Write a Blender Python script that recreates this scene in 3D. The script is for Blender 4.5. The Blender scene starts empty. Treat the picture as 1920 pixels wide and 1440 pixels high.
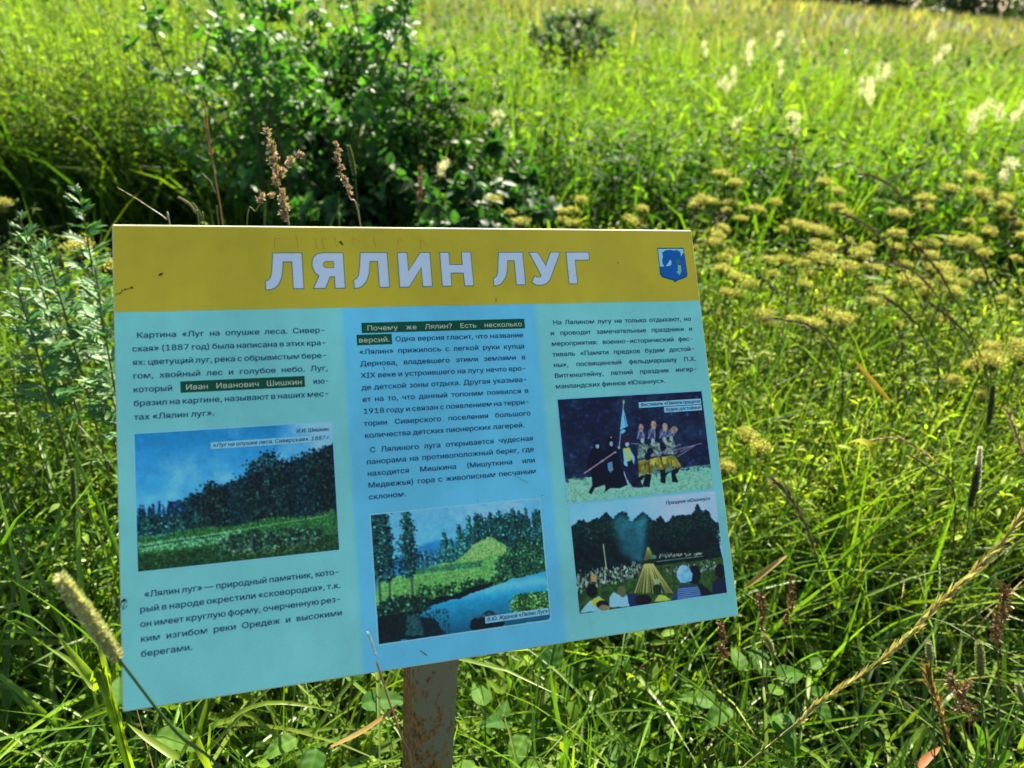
import bpy, math, random
import numpy as np
from mathutils import Vector, Matrix

# ------------------------------------------------------------------ camera, sky, sun, exposure
scene = bpy.context.scene
COL = scene.collection
R = math.radians
F_PX = 1414.66                      # focal length in photo pixels (1920 wide)
PITCH, ROLL, EYE = R(29.0), R(5.0), 1.5
fw = np.array([0, math.cos(PITCH), -math.sin(PITCH)])
up0 = np.array([0, math.sin(PITCH), math.cos(PITCH)])
rt = math.cos(ROLL) * np.array([1.0, 0, 0]) + math.sin(ROLL) * up0
up = math.cos(ROLL) * up0 - math.sin(ROLL) * np.array([1.0, 0, 0])
cam_data = bpy.data.cameras.new('camera')
cam_data.sensor_width = 36.0
cam_data.lens = 36.0 * F_PX / 1920
cam_data.clip_start, cam_data.clip_end = 0.02, 600
cam_data.dof.use_dof = True
cam_data.dof.focus_distance = 0.86
cam_data.dof.aperture_fstop = 5.0
cam = bpy.data.objects.new('camera', cam_data)
COL.objects.link(cam)
cam.matrix_world = Matrix(((rt[0], up[0], -fw[0], 0), (rt[1], up[1], -fw[1], 0), (rt[2], up[2], -fw[2], EYE), (0, 0, 0, 1)))
scene.camera = cam

SUN_AZ, SUN_EL = R(6), R(43)       # azimuth from +Y towards +X: the sun stands ahead, a little to the right
world = bpy.data.worlds.new('World')
scene.world = world
world.use_nodes = True
wn = world.node_tree
bg = wn.nodes['Background']
sky = wn.nodes.new('ShaderNodeTexSky')
sky.sky_type = 'NISHITA'
sky.sun_disc = False
sky.sun_elevation = SUN_EL
sky.sun_rotation = SUN_AZ
wn.links.new(sky.outputs[0], bg.inputs[0])
bg.inputs[1].default_value = 0.05
sun_data = bpy.data.lights.new('sun', 'SUN')
sun_data.energy = 5.0
sun_data.angle = R(0.5)
sun_data.color = (1.0, 0.90, 0.72)
sun = bpy.data.objects.new('sun', sun_data)
COL.objects.link(sun)
sdir = Vector((math.sin(SUN_AZ) * math.cos(SUN_EL), math.cos(SUN_AZ) * math.cos(SUN_EL), math.sin(SUN_EL)))
sun.rotation_euler = (-sdir).to_track_quat('-Z', 'Y').to_euler()
sun.location = sdir * 50
scene.view_settings.view_transform = 'Standard'
scene.view_settings.look = 'None'
scene.view_settings.exposure = 2.05
scene.view_settings.gamma = 1.0
scene.cycles.use_denoising = True
scene.cycles.max_bounces = 8
scene.cycles.diffuse_bounces = 2
scene.cycles.glossy_bounces = 2
scene.cycles.transmission_bounces = 2
scene.cycles.sample_clamp_indirect = 4

rng = np.random.default_rng(11)
random.seed(4)


def at(px, py, Y):
    """World point seen at photo pixel (px, py) on the upright plane y = Y."""
    d = rt * (px - 960) / F_PX - up * (py - 720) / F_PX + fw
    return np.array([0, 0, EYE]) + d * (Y / d[1])


# ------------------------------------------------------------------ helpers
def tag(o, label=None, cat=None, group=None, kind=None):
    if label: o['label'] = label
    if cat: o['category'] = cat
    if group: o['group'] = group
    if kind: o['kind'] = kind
    return o


def empty(name, loc, label, cat, group=None):
    o = bpy.data.objects.new(name, None)
    o.empty_display_size = 0.1
    COL.objects.link(o)
    o.location = loc
    return tag(o, label, cat, group)


def copy_tree(o, parent=None):
    c = o.copy()
    COL.objects.link(c)
    if parent is not None: c.parent = parent
    for ch in list(o.children): copy_tree(ch, c)
    return c


class Cloud:
    """Collects many small strips and leaves as arrays and links them as ONE mesh object."""
    def __init__(self): self.V, self.F, self.C, self.n = [], [], [], 0

    def add(self, P, quads, col):
        n, k = P.shape[:2]
        q = np.asarray(quads)
        col = np.asarray(col, float)
        if col.ndim == 1: col = np.broadcast_to(col, (n, 3))
        if col.ndim == 2: col = np.repeat(col[:, None, :], k, 1)
        self.V.append(P.reshape(-1, 3))
        self.C.append(col.reshape(-1, 3))
        self.F.append((q[None] + self.n + (np.arange(n) * k)[:, None, None]).reshape(-1, 4))
        self.n += n * k

    def build(self, name, mat, parent=None, smooth=True):
        V, F, C = np.concatenate(self.V), np.concatenate(self.F), np.concatenate(self.C)
        me = bpy.data.meshes.new(name)
        me.vertices.add(len(V)); me.vertices.foreach_set('co', V.astype(np.float32).ravel())
        me.loops.add(len(F) * 4); me.loops.foreach_set('vertex_index', F.astype(np.int32).ravel())
        me.polygons.add(len(F)); me.polygons.foreach_set('loop_start', (np.arange(len(F)) * 4).astype(np.int32))
        me.polygons.foreach_set('use_smooth', np.full(len(F), smooth))
        a = me.attributes.new('tint', 'FLOAT_COLOR', 'POINT')
        a.data.foreach_set('color', np.concatenate([np.clip(C, 0, 1), np.ones((len(C), 1))], 1).astype(np.float32).ravel())
        me.update(calc_edges=True)
        me.materials.append(mat)
        o = bpy.data.objects.new(name, me)
        COL.objects.link(o)
        if parent is not None: o.parent = parent
        return o


def strip_quads(k):                       # two columns of k stations
    return [(2 * i, 2 * i + 1, 2 * i + 3, 2 * i + 2) for i in range(k - 1)]


def strip3_quads(k):                      # three columns of k stations (a fold along the midrib)
    return [q for i in range(k - 1) for q in ((3 * i, 3 * i + 1, 3 * i + 4, 3 * i + 3), (3 * i + 1, 3 * i + 2, 3 * i + 5, 3 * i + 4))]


def unit(v): return v / (np.linalg.norm(v, axis=-1, keepdims=True) + 1e-12)


def mixc(a, b, t): return np.asarray(a)[None] * (1 - t[:, None]) + np.asarray(b)[None] * t[:, None]


def jitter(col, n, amt=0.25):
    c = np.broadcast_to(np.asarray(col, float), (n, 3))
    return c * np.exp(rng.normal(0, amt, (n, 1))) * np.exp(rng.normal(0, amt * 0.35, (n, 3)))


def blades(cl, base, h, w, az, lean, droop, cb, ct, segs=5, twist=0.5, fold=False):
    """Grass blades: strips that rise from base, lean by az and arch over by droop (radians)."""
    n = len(base)
    t = np.linspace(0, 1, segs + 1)
    th = lean[:, None] + droop[:, None] * t[None] ** 1.6
    d = np.stack([np.cos(az), np.sin(az), np.zeros(n)], -1)
    side0 = np.stack([-np.sin(az), np.cos(az), np.zeros(n)], -1)
    step = (h / segs)[:, None, None] * (np.sin(th)[..., None] * d[:, None] + np.cos(th)[..., None] * np.array([0, 0, 1.0]))
    P = base[:, None] + np.concatenate([np.zeros((n, 1, 3)), np.cumsum((step[:, 1:] + step[:, :-1]) / 2, 1)], 1)
    nrm = np.cos(th)[..., None] * d[:, None] - np.sin(th)[..., None] * np.array([0, 0, 1.0])
    psi = rng.normal(0, twist, n)[:, None] + rng.normal(0, twist, n)[:, None] * t[None]
    side = np.cos(psi)[..., None] * side0[:, None] + np.sin(psi)[..., None] * nrm
    prof = np.minimum(1, 0.6 + 1.6 * t) * (1 - t ** 2.4) + 0.03
    off = side * (w[:, None] * prof[None])[..., None] * 0.5
    tt = t[None, :, None]
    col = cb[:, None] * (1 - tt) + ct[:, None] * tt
    if fold:
        mid = P + np.cross(side, unit(step)) * (w[:, None] * prof[None])[..., None] * 0.22
        Q = np.stack([P - off, mid, P + off], 2).reshape(n, -1, 3)
        cl.add(Q, strip3_quads(segs + 1), np.repeat(col, 3, 1) * np.tile([1, 0.88, 1], segs + 1)[None, :, None])
    else:
        Q = np.stack([P - off, P + off], 2).reshape(n, -1, 3)
        cl.add(Q, strip_quads(segs + 1), np.repeat(col, 2, 1))


SHAPES = {'oval': [0.12, 0.78, 1.0, 0.72, 0.05], 'lance': [0.15, 0.9, 0.8, 0.45, 0.03], 'round': [0.35, 0.98, 1.0, 0.8, 0.25],
          'tiny': [0.2, 1.0, 0.1], 'ovate': [0.55, 1.0, 0.85, 0.5, 0.04]}


def leaves(cl, pos, d, nr, L, W, col, shape='oval', bend=0.25, fold=0.15):
    """Leaves: pos = stalk end, d = direction, nr = rough face normal."""
    n = len(pos)
    d = unit(d)
    s = unit(np.cross(d, nr))
    u = np.cross(s, d)
    w = np.array(SHAPES[shape])
    k = len(w)
    t = np.linspace(0, 1, k)
    bn = bend * np.ones(n) if np.isscalar(bend) else bend
    mid = pos[:, None] + d[:, None] * (L[:, None] * t[None])[..., None] - u[:, None] * (L[:, None] * (bn[:, None] * t[None] ** 2))[..., None]
    off = s[:, None] * (0.5 * W[:, None] * w[None])[..., None]
    if k == 3:
        Q = np.stack([mid - off, mid + off], 2).reshape(n, -1, 3)
        cl.add(Q, strip_quads(3), col)
    else:
        lift = u[:, None] * (fold * W[:, None] * w[None])[..., None]
        Q = np.stack([mid - off + lift, mid, mid + off + lift], 2).reshape(n, -1, 3)
        cl.add(Q, strip3_quads(k), col)


def tubes(cl, paths, rad, col, sides=5):
    """Round stems: paths (n, k, 3), rad (n, k)."""
    n, k = paths.shape[:2]
    tan = np.gradient(paths, axis=1)
    tan = unit(tan)
    ref = np.where(np.abs(tan[..., 2:3]) > 0.9, np.array([1.0, 0, 0]), np.array([0, 0, 1.0]))
    a = unit(np.cross(tan, ref)); b_ = np.cross(tan, a)
    ang = np.arange(sides) * 2 * math.pi / sides
    P = paths[:, :, None] + rad[:, :, None, None] * (np.cos(ang)[:, None] * a[:, :, None] + np.sin(ang)[:, None] * b_[:, :, None])
    q = [(i * sides + j, i * sides + (j + 1) % sides, (i + 1) * sides + (j + 1) % sides, (i + 1) * sides + j) for i in range(k - 1) for j in range(sides)]
    cl.add(P.reshape(n, -1, 3), q, col)


def curve_pts(pts, k):
    """Smooth polyline through control points (Catmull-Rom), k samples."""
    p = np.asarray(pts, float)
    if len(p) == 2: return p[0] + (p[1] - p[0]) * np.linspace(0, 1, k)[:, None]
    q = np.concatenate([[2 * p[0] - p[1]], p, [2 * p[-1] - p[-2]]])
    out = []
    for s in np.linspace(0, len(p) - 1 - 1e-9, k):
        i = int(s); t = s - i
        a, b_, c, d = q[i:i + 4]
        out.append(0.5 * (2 * b_ + (c - a) * t + (2 * a - 5 * b_ + 4 * c - d) * t * t + (3 * b_ - a - 3 * c + d) * t ** 3))
    return np.array(out)


# ------------------------------------------------------------------ materials
def principled(name):
    m = bpy.data.materials.new(name)
    m.use_nodes = True
    return m, m.node_tree, m.node_tree.nodes['Principled BSDF']


def leaf_material(name, trans=0.45, gain=(1.68, 1.7, 0.5), rough=0.42, spec=0.5):
    m, nt, p = principled(name)
    at_ = nt.nodes.new('ShaderNodeAttribute'); at_.attribute_name = 'tint'
    no = nt.nodes.new('ShaderNodeTexNoise'); no.inputs['Scale'].default_value = 90; no.inputs['Detail'].default_value = 2
    mr = nt.nodes.new('ShaderNodeMapRange'); mr.inputs['To Min'].default_value = 0.75; mr.inputs['To Max'].default_value = 1.25
    geo = nt.nodes.new('ShaderNodeNewGeometry')
    nt.links.new(geo.outputs['Position'], no.inputs['Vector'])
    nt.links.new(no.outputs[0], mr.inputs[0])
    mul = nt.nodes.new('ShaderNodeVectorMath'); mul.operation = 'MULTIPLY'
    nt.links.new(at_.outputs['Color'], mul.inputs[0]); nt.links.new(mr.outputs[0], mul.inputs[1])
    g = nt.nodes.new('ShaderNodeVectorMath'); g.operation = 'MULTIPLY'; g.inputs[1].default_value = gain
    nt.links.new(mul.outputs[0], g.inputs[0])
    nt.links.new(mul.outputs[0], p.inputs['Base Color'])
    p.inputs['Roughness'].default_value = rough
    p.inputs['Specular IOR Level'].default_value = spec
    tr = nt.nodes.new('ShaderNodeBsdfTranslucent'); nt.links.new(g.outputs[0], tr.inputs['Color'])
    mx = nt.nodes.new('ShaderNodeMixShader'); mx.inputs[0].default_value = trans
    nt.links.new(p.outputs[0], mx.inputs[1]); nt.links.new(tr.outputs[0], mx.inputs[2])
    nt.links.new(mx.outputs[0], nt.nodes['Material Output'].inputs['Surface'])
    return m


M_GRASS = leaf_material('grass_blade', 0.5, rough=0.42, spec=0.45)
M_BLADE = leaf_material('long_grass_blade', 0.34, gain=(1.75, 1.9, 0.5), rough=0.42, spec=0.48)
M_HERB = leaf_material('herb_leaf', 0.45, rough=0.6, spec=0.16)
M_TALL = leaf_material('tall_herb_leaf', 0.48, rough=0.65, spec=0.12)
M_BUSH = leaf_material('bush_leaf', 0.36, gain=(1.4, 1.8, 0.5), rough=0.52, spec=0.27)
M_SILVER = leaf_material('silvery_leaf', 0.3, gain=(1.2, 1.5, 0.8), rough=0.55, spec=0.4)
M_STRAW = leaf_material('dry_straw', 0.3, gain=(1.1, 1.05, 0.65), rough=0.6, spec=0.3)
M_FLOWER = leaf_material('flower_petal', 0.6, gain=(1.05, 1.05, 0.9), rough=0.7, spec=0.2)
M_STEM = leaf_material('plant_stem', 0.1, rough=0.5)


def ground_material():
    m, nt, p = principled('meadow_soil')
    no = nt.nodes.new('ShaderNodeTexNoise'); no.inputs['Scale'].default_value = 14; no.inputs['Detail'].default_value = 8
    cr = nt.nodes.new('ShaderNodeValToRGB')
    cr.color_ramp.elements[0].position, cr.color_ramp.elements[0].color = 0.35, (0.012, 0.014, 0.006, 1)
    cr.color_ramp.elements[1].position, cr.color_ramp.elements[1].color = 0.7, (0.03, 0.045, 0.014, 1)
    nt.links.new(no.outputs[0], cr.inputs[0]); nt.links.new(cr.outputs[0], p.inputs['Base Color'])
    p.inputs['Roughness'].default_value = 0.95
    bu = nt.nodes.new('ShaderNodeBump'); bu.inputs['Strength'].default_value = 0.6
    nt.links.new(no.outputs[0], bu.inputs['Height']); nt.links.new(bu.outputs[0], p.inputs['Normal'])
    return m


# ------------------------------------------------------------------ ground
def build_ground():
    k = 61
    g = np.sign(np.linspace(-1, 1, k)) * np.abs(np.linspace(-1, 1, k)) ** 3 * 260
    X, Y = np.meshgrid(g, g)
    Z = 0.02 * np.sin(X * 1.3) * np.cos(Y * 1.1) + 0.0 * X
    c = Cloud()
    P = np.stack([X, Y, Z], -1).reshape(1, -1, 3)
    q = [(j * k + i, j * k + i + 1, (j + 1) * k + i + 1, (j + 1) * k + i) for j in range(k - 1) for i in range(k - 1)]
    c.add(P, q, np.array([[0.03, 0.04, 0.015]]))
    o = c.build('ground', ground_material())
    tag(o, kind='structure')


build_ground()

# ------------------------------------------------------------------ information board
BX, BD, BT = Vector((0.9497, 0.3127, -0.022)), Vector((0.1739, -0.5841, -0.7927)), Vector((-0.38, 0.6628, EYE - 0.2364))
BX.normalize(); BD = (BD - BX * BD.dot(BX)).normalized()
BN = BD.cross(BX).normalized()           # out of the printed face, towards the reader
SIGN_W, SIGN_H, SIGN_T = 600.0, 431.0, 5.0
ILL = np.array([0.35, 0.46, 0.66])       # light that reaches the shaded face: inks below are display colours divided by it


def lin(c):
    c = np.asarray(c, float) / 255
    return np.where(c <= 0.04045, c / 12.92, ((c + 0.055) / 1.055) ** 2.4)


def ink(*c): return np.clip(lin(c) / ILL, 0.004, 0.92)


def print_material(name, col=None, rough=0.38, noise=0.06):
    m, nt, p = principled(name)
    no = nt.nodes.new('ShaderNodeTexNoise'); no.inputs['Scale'].default_value = 700; no.inputs['Detail'].default_value = 3
    n2 = nt.nodes.new('ShaderNodeTexNoise'); n2.inputs['Scale'].default_value = 9; n2.inputs['Detail'].default_value = 5
    geo = nt.nodes.new('ShaderNodeNewGeometry')
    nt.links.new(geo.outputs['Position'], no.inputs['Vector']); nt.links.new(geo.outputs['Position'], n2.inputs['Vector'])
    ad = nt.nodes.new('ShaderNodeMath'); ad.operation = 'ADD'
    ad.operation = 'MULTIPLY_ADD'; ad.inputs[1].default_value = 0.3      # fine grain, weaker than the broad fading
    sk_ = nt.nodes.new('ShaderNodeMapping'); sk_.inputs['Scale'].default_value = (60, 60, 2.2)
    n3 = nt.nodes.new('ShaderNodeTexNoise'); n3.inputs['Scale'].default_value = 1.0; n3.inputs['Detail'].default_value = 3
    nt.links.new(geo.outputs['Position'], sk_.inputs['Vector']); nt.links.new(sk_.outputs[0], n3.inputs['Vector'])
    a2 = nt.nodes.new('ShaderNodeMath'); a2.operation = 'MULTIPLY_ADD'; a2.inputs[1].default_value = 0.35   # faint vertical rain streaks
    nt.links.new(n3.outputs[0], a2.inputs[0]); nt.links.new(n2.outputs[0], a2.inputs[2])
    nt.links.new(no.outputs[0], ad.inputs[0]); nt.links.new(a2.outputs[0], ad.inputs[2])
    mr = nt.nodes.new('ShaderNodeMapRange'); mr.inputs['From Min'].default_value = 0.5; mr.inputs['From Max'].default_value = 1.15
    mr.inputs['To Min'].default_value = 1 - noise * 2; mr.inputs['To Max'].default_value = 1 + noise * 2
    nt.links.new(ad.outputs[0], mr.inputs[0])
    mul = nt.nodes.new('ShaderNodeVectorMath'); mul.operation = 'MULTIPLY'
    if col is None:
        a = nt.nodes.new('ShaderNodeAttribute'); a.attribute_name = 'tint'
        nt.links.new(a.outputs['Color'], mul.inputs[0])
    else:
        mul.inputs[0].default_value = tuple(float(v) for v in col)
    nt.links.new(mr.outputs[0], mul.inputs[1]); nt.links.new(mul.outputs[0], p.inputs['Base Color'])
    p.inputs['Roughness'].default_value = rough
    p.inputs['Specular IOR Level'].default_value = 0.3
    return m


M_PRINT = print_material('printed_vinyl', noise=0.09)
M_PICTURE = print_material('printed_picture', noise=0.03, rough=0.6)
M_TEXT = print_material('dark_blue_ink', ink(14, 44, 88), noise=0.04)
M_TEXT_PALE = print_material('pale_green_ink', ink(150, 195, 160), noise=0.04)
M_BOX = print_material('dark_green_ink', ink(8, 62, 48), noise=0.08)
M_TITLE = print_material('title_white_ink', ink(172, 204, 240), noise=0.03)
M_TITLE_EDGE = print_material('title_edge_ink', ink(38, 92, 92), noise=0.05)
M_CAPTION_BOX = print_material('caption_pale_ink', ink(112, 172, 220), noise=0.03)
M_SCRATCH = print_material('scratch_dirt', ink(118, 112, 34), noise=0.2)
M_DARK = print_material('dark_speck', (0.02, 0.018, 0.012), noise=0.2)


def mm(x, y, z=0.0):
    """Point on the printed face: millimetres from its top left corner, z millimetres proud of it."""
    return BT + BX * (x / 1000) + BD * (y / 1000) + BN * (z / 1000)


sign = empty('information_sign', Vector((-0.115, 0.716, 0)),
             'blue and mustard information board with white Cyrillic title on a rusty square post', 'sign')


def face_mesh(name, polys, z, mat, parent, cols=None):
    """Flat printed shapes: polys = list of (points mm, holes...) as a filled 2D curve turned into a mesh on the board face."""
    VS, FS, n = [], [], 0
    for layer in sorted({getattr(P, 'layer', 0) for P in polys}):
        cu = bpy.data.curves.new(name, 'CURVE')
        cu.dimensions = '2D'; cu.fill_mode = 'BOTH'
        for P in polys:
            if getattr(P, 'layer', 0) != layer: continue
            s = cu.splines.new('POLY'); s.points.add(len(P) - 1)
            for pt, (x, y) in zip(s.points, P): pt.co = (x, -y, 0, 1)
            s.use_cyclic_u = True
        tmp = bpy.data.objects.new(name, cu)
        me = bpy.data.meshes.new_from_object(tmp)
        bpy.data.objects.remove(tmp); bpy.data.curves.remove(cu)
        co = np.zeros(len(me.vertices) * 3, np.float32); me.vertices.foreach_get('co', co); co = co.reshape(-1, 3)
        o3 = np.array(mm(0, 0, z + 0.04 * layer) - sign.location)
        VS.append(o3 + np.outer(co[:, 0] / 1000, BX) + np.outer(-co[:, 1] / 1000, BD))
        FS += [[v + n for v in p.vertices] for p in me.polygons]
        n += len(co); bpy.data.meshes.remove(me)
    me = bpy.data.meshes.new(name)
    me.from_pydata(np.concatenate(VS).tolist(), [], FS)
    me.materials.append(mat)
    me.update()
    o = bpy.data.objects.new(name, me)
    COL.objects.link(o); o.parent = parent
    return o


def rect(x0, y0, x1, y1): return [(x0, y0), (x1, y0), (x1, y1), (x0, y1)]


def build_panel():
    """The board itself: a 5 mm sheet with rounded corners and bare pale plastic front edges, shaped round to catch the sun."""
    import bmesh
    bm = bmesh.new()

    def outline(inset, z):
        pts = []
        for cx, cy, a0 in ((2, 2, 180), (SIGN_W - 2, 2, 270), (SIGN_W - 2, SIGN_H - 2, 0), (2, SIGN_H - 2, 90)):
            for k in range(4):
                a = R(a0 + k * 30)
                pts.append((cx + (2 - inset) * math.cos(a), cy + (2 - inset) * math.sin(a)))
        return [bm.verts.new(mm(x, y, z) - sign.location) for x, y in pts]
    rings = [outline(1.7, 0), outline(0.75, -0.35), outline(0.2, -1.0), outline(0, -1.8), outline(0, -SIGN_T)]
    n = len(rings[0])
    bm.faces.new(rings[0][::-1]); bm.faces.new(rings[-1])
    for a, b_ in zip(rings[:-1], rings[1:]):
        for i in range(n): bm.faces.new((a[i], a[(i + 1) % n], b_[(i + 1) % n], b_[i]))
    bmesh.ops.recalc_face_normals(bm, faces=bm.faces)
    me = bpy.data.meshes.new('panel'); bm.to_mesh(me); bm.free()
    me.materials.append(print_material('panel_plastic', (0.66, 0.66, 0.42), noise=0.1))
    o = bpy.data.objects.new('panel', me); COL.objects.link(o); o.parent = sign
    return o


panel = build_panel()


def grid_print(name, x0, y0, x1, y1, img, z, parent, mat=None):
    """A printed picture: img (h, w, 3) linear colours spread over a fine grid of the face."""
    h, w = img.shape[:2]
    X, Y = np.meshgrid(np.linspace(x0, x1, w), np.linspace(y0, y1, h))
    P = np.array(mm(0, 0, z) - sign.location) + X[..., None] / 1000 * np.array(BX) + Y[..., None] / 1000 * np.array(BD)
    q = (np.arange(h - 1)[:, None] * w + np.arange(w - 1)[None]).reshape(-1)
    c = Cloud()
    c.add(P.reshape(1, -1, 3), np.stack([q, q + w, q + w + 1, q + 1], -1), img.reshape(1, -1, 3))
    return c.build(name, mat or M_PICTURE, parent)


def build_bands():
    teal, blue, must = ink(98, 173, 183), ink(80, 163, 230), ink(152, 145, 38)
    w, h = 301, 60
    x = np.linspace(1.2, SIGN_W - 1.2, w)
    tL = np.clip((x - 199.5) / 5, 0, 1); tR = np.clip((406 - x) / 7, 0, 1)
    k = (tL * tR)[None, :, None]
    img = np.broadcast_to(teal * (1 - k) + blue * k, (h, w, 3)).copy()
    grid_print('text_columns', 1.2, 83.3, SIGN_W - 1.2, SIGN_H - 1.2, img, 0.15, sign, M_PRINT)
    img = np.broadcast_to(must, (20, 40, 3)).copy()
    grid_print('header_band', 1.2, 1.9, SIGN_W - 1.2, 83.1, img, 0.15, sign, M_PRINT)


build_bands()

TITLE = '''140.7,28.1 167.2,27.9 167.3,63.3 158.2,63.1 158.1,36.2 149.3,36.2 148.5,44.9 147.2,51.9 145.1,57.2 141.4,61.8 137.2,63.7 132.7,64.1 132.8,56.2 136.0,54.5 138.0,51.0 139.4,43.0/206.7,27.9 206.7,63.2 197.7,63.2 197.8,51.5 192.9,51.6 188.0,63.1 177.2,63.1 183.1,50.7 179.1,47.3 177.1,41.4 177.1,36.9 178.6,32.2 182.2,29.0 187.4,27.9/197.6,35.9 197.6,43.2 189.9,43.1 187.3,41.7 186.6,39.2 187.9,36.8 190.7,35.9/224.3,27.7 250.2,27.7 250.3,62.8 241.0,62.7 240.9,36.0 232.6,36.0 231.5,45.4 230.0,51.8 227.5,57.2 223.3,61.7 219.7,63.3 216.2,63.6 216.1,55.5 218.9,54.4 221.4,49.9 223.1,38.9/261.4,27.7 270.4,27.7 270.6,47.3 284.4,27.7 293.8,27.4 293.9,62.6 284.7,62.7 284.6,42.0 270.4,62.8 261.2,63.0/304.9,27.4 313.7,27.4 313.9,40.4 327.7,40.5 327.9,27.1 336.9,27.1 337.3,62.4 328.5,62.5 328.0,48.7 314.2,48.7 314.1,62.4 304.9,62.5/367.7,27.4 393.7,27.2 393.7,62.0 384.3,62.0 384.3,35.7 376.2,35.7 375.2,46.3 373.3,52.1 370.9,56.4 366.6,61.1 362.6,62.7 359.7,62.9 359.6,55.3 362.9,53.9 365.0,49.1 366.0,41.4/401.7,27.4 410.7,27.2 418.8,42.2 425.8,27.1 436.0,27.1 421.8,56.9 417.9,60.8 412.7,62.7 406.7,62.6 401.8,60.1 404.9,53.3 408.5,54.8 411.0,54.5 412.9,52.6/443.7,27.2 469.4,27.1 469.3,35.1 452.6,35.4 452.6,61.7 443.7,61.6'''
TITLE = [[tuple(map(float, p.split(','))) for p in poly.split()] for poly in TITLE.split('/')]


def grow(P, d):
    """Push a closed outline outwards by d mm (negative for a hole's own direction)."""
    P = np.asarray(P); n = len(P)
    area = 0.5 * np.sum(P[:, 0] * np.roll(P[:, 1], -1) - np.roll(P[:, 0], -1) * P[:, 1])
    e = np.roll(P, -1, 0) - P
    nn = unit(np.stack([e[:, 1], -e[:, 0]], -1)) * np.sign(area)
    v = nn + np.roll(nn, 1, 0)
    v = v / np.maximum(np.sum(v * v, -1, keepdims=True), 0.6) * 2
    return [tuple(p) for p in P + v * d]


title = face_mesh('title_lettering', TITLE, 0.45, M_TITLE, sign)
face_mesh('letter_outline', [grow(P, -0.5 if i == 2 else 0.75) for i, P in enumerate(TITLE)], 0.3, M_TITLE_EDGE, title)

EMBLEM = {
    'rim': [(553.4, 21.5), (586.7, 21.4), (587.6, 52.5), (586.2, 55.6), (581.7, 57.5), (574.8, 59.5), (570.3, 61.8), (568.7, 59.6), (561.1, 57.6), (555.4, 55.8), (553.1, 52.5), (553.2, 43.3)],
    'white': [(554.1, 22.8), (585.8, 22.7), (585.9, 27.9), (581.1, 43.7), (554.0, 43.6)],
    'blue': [(558.6, 27.4), (562.9, 24.6), (569.0, 23.9), (573.8, 24.8), (577.5, 24.1), (581.5, 26.2), (582.0, 31.9), (585.0, 27.4), (586.3, 29.6), (586.5, 52.8), (585.5, 54.4), (580.6, 56.4), (574.3, 58.3), (570.7, 59.3), (568.9, 58.2), (561.3, 56.5), (556.1, 54.5), (554.0, 51.9), (554.0, 43.5), (559.6, 43.2), (557.8, 40.3), (557.7, 36.3), (559.3, 31.3)],
    'moon': [(561.2, 43.1), (565.3, 38.6), (567.6, 35.2), (569.0, 38.1), (568.3, 41.4), (565.4, 42.8)],
    'knob': [(577.7, 34.4), (580.3, 35.8), (580.3, 39.2), (577.7, 41.7), (575.0, 41.2), (574.1, 38.6), (575.1, 35.8)],
    'stem': [(576.1, 42.0), (580.1, 41.8), (580.1, 48.8), (577.3, 53.8), (575.7, 52.1), (573.3, 49.6), (575.9, 48.8)]}
emblem = face_mesh('emblem', [EMBLEM['rim']], 0.3, print_material('shield_rim', ink(14, 66, 78)), sign)
for key, z, c in (('white', .42, (112, 176, 226)), ('blue', .54, (10, 74, 150)), ('moon', .66, (112, 176, 226)), ('knob', .66, (40, 92, 88)), ('stem', .66, (96, 150, 140))):
    face_mesh({'white': 'shield_field', 'blue': 'shield_figure', 'moon': 'shield_crescent', 'knob': 'shield_flower', 'stem': 'shield_stem'}[key],
              [EMBLEM[key]], z, print_material('shield_' + key, ink(*c)), emblem)

# ---- lettering: outlines of each character in thousandths of the type size
class Outline(list):
    layer = 0


def signed_area(P):
    P = np.asarray(P, float)
    return 0.5 * np.sum(P[:, 0] * np.roll(P[:, 1], -1) - np.roll(P[:, 0], -1) * P[:, 1])


def layered(polys):
    """Give overlapping strokes of one character different layers (they are filled one layer at a time)."""
    polys = [Outline(P) for P in polys]
    main = np.sign(signed_area(max(polys, key=lambda P: abs(signed_area(P)))))
    box = lambda P: (min(x for x, y in P), min(y for x, y in P), max(x for x, y in P), max(y for x, y in P))
    outer = [P for P in polys if np.sign(signed_area(P)) == main]
    for i, P in enumerate(outer):
        a = box(P)
        hit = [Q.layer for Q in outer[:i] if (lambda b_: a[0] < b_[2] and b_[0] < a[2] and a[1] < b_[3] and b_[1] < a[3])(box(Q))]
        P.layer = next(k for k in range(9) if k not in hit)
    for P in polys:
        if np.sign(signed_area(P)) != main:
            a = box(P)
            for Q in outer:
                b_ = box(Q)
                if b_[0] <= a[0] and b_[1] <= a[1] and b_[2] >= a[2] and b_[3] >= a[3]: P.layer = Q.layer
    return polys


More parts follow.
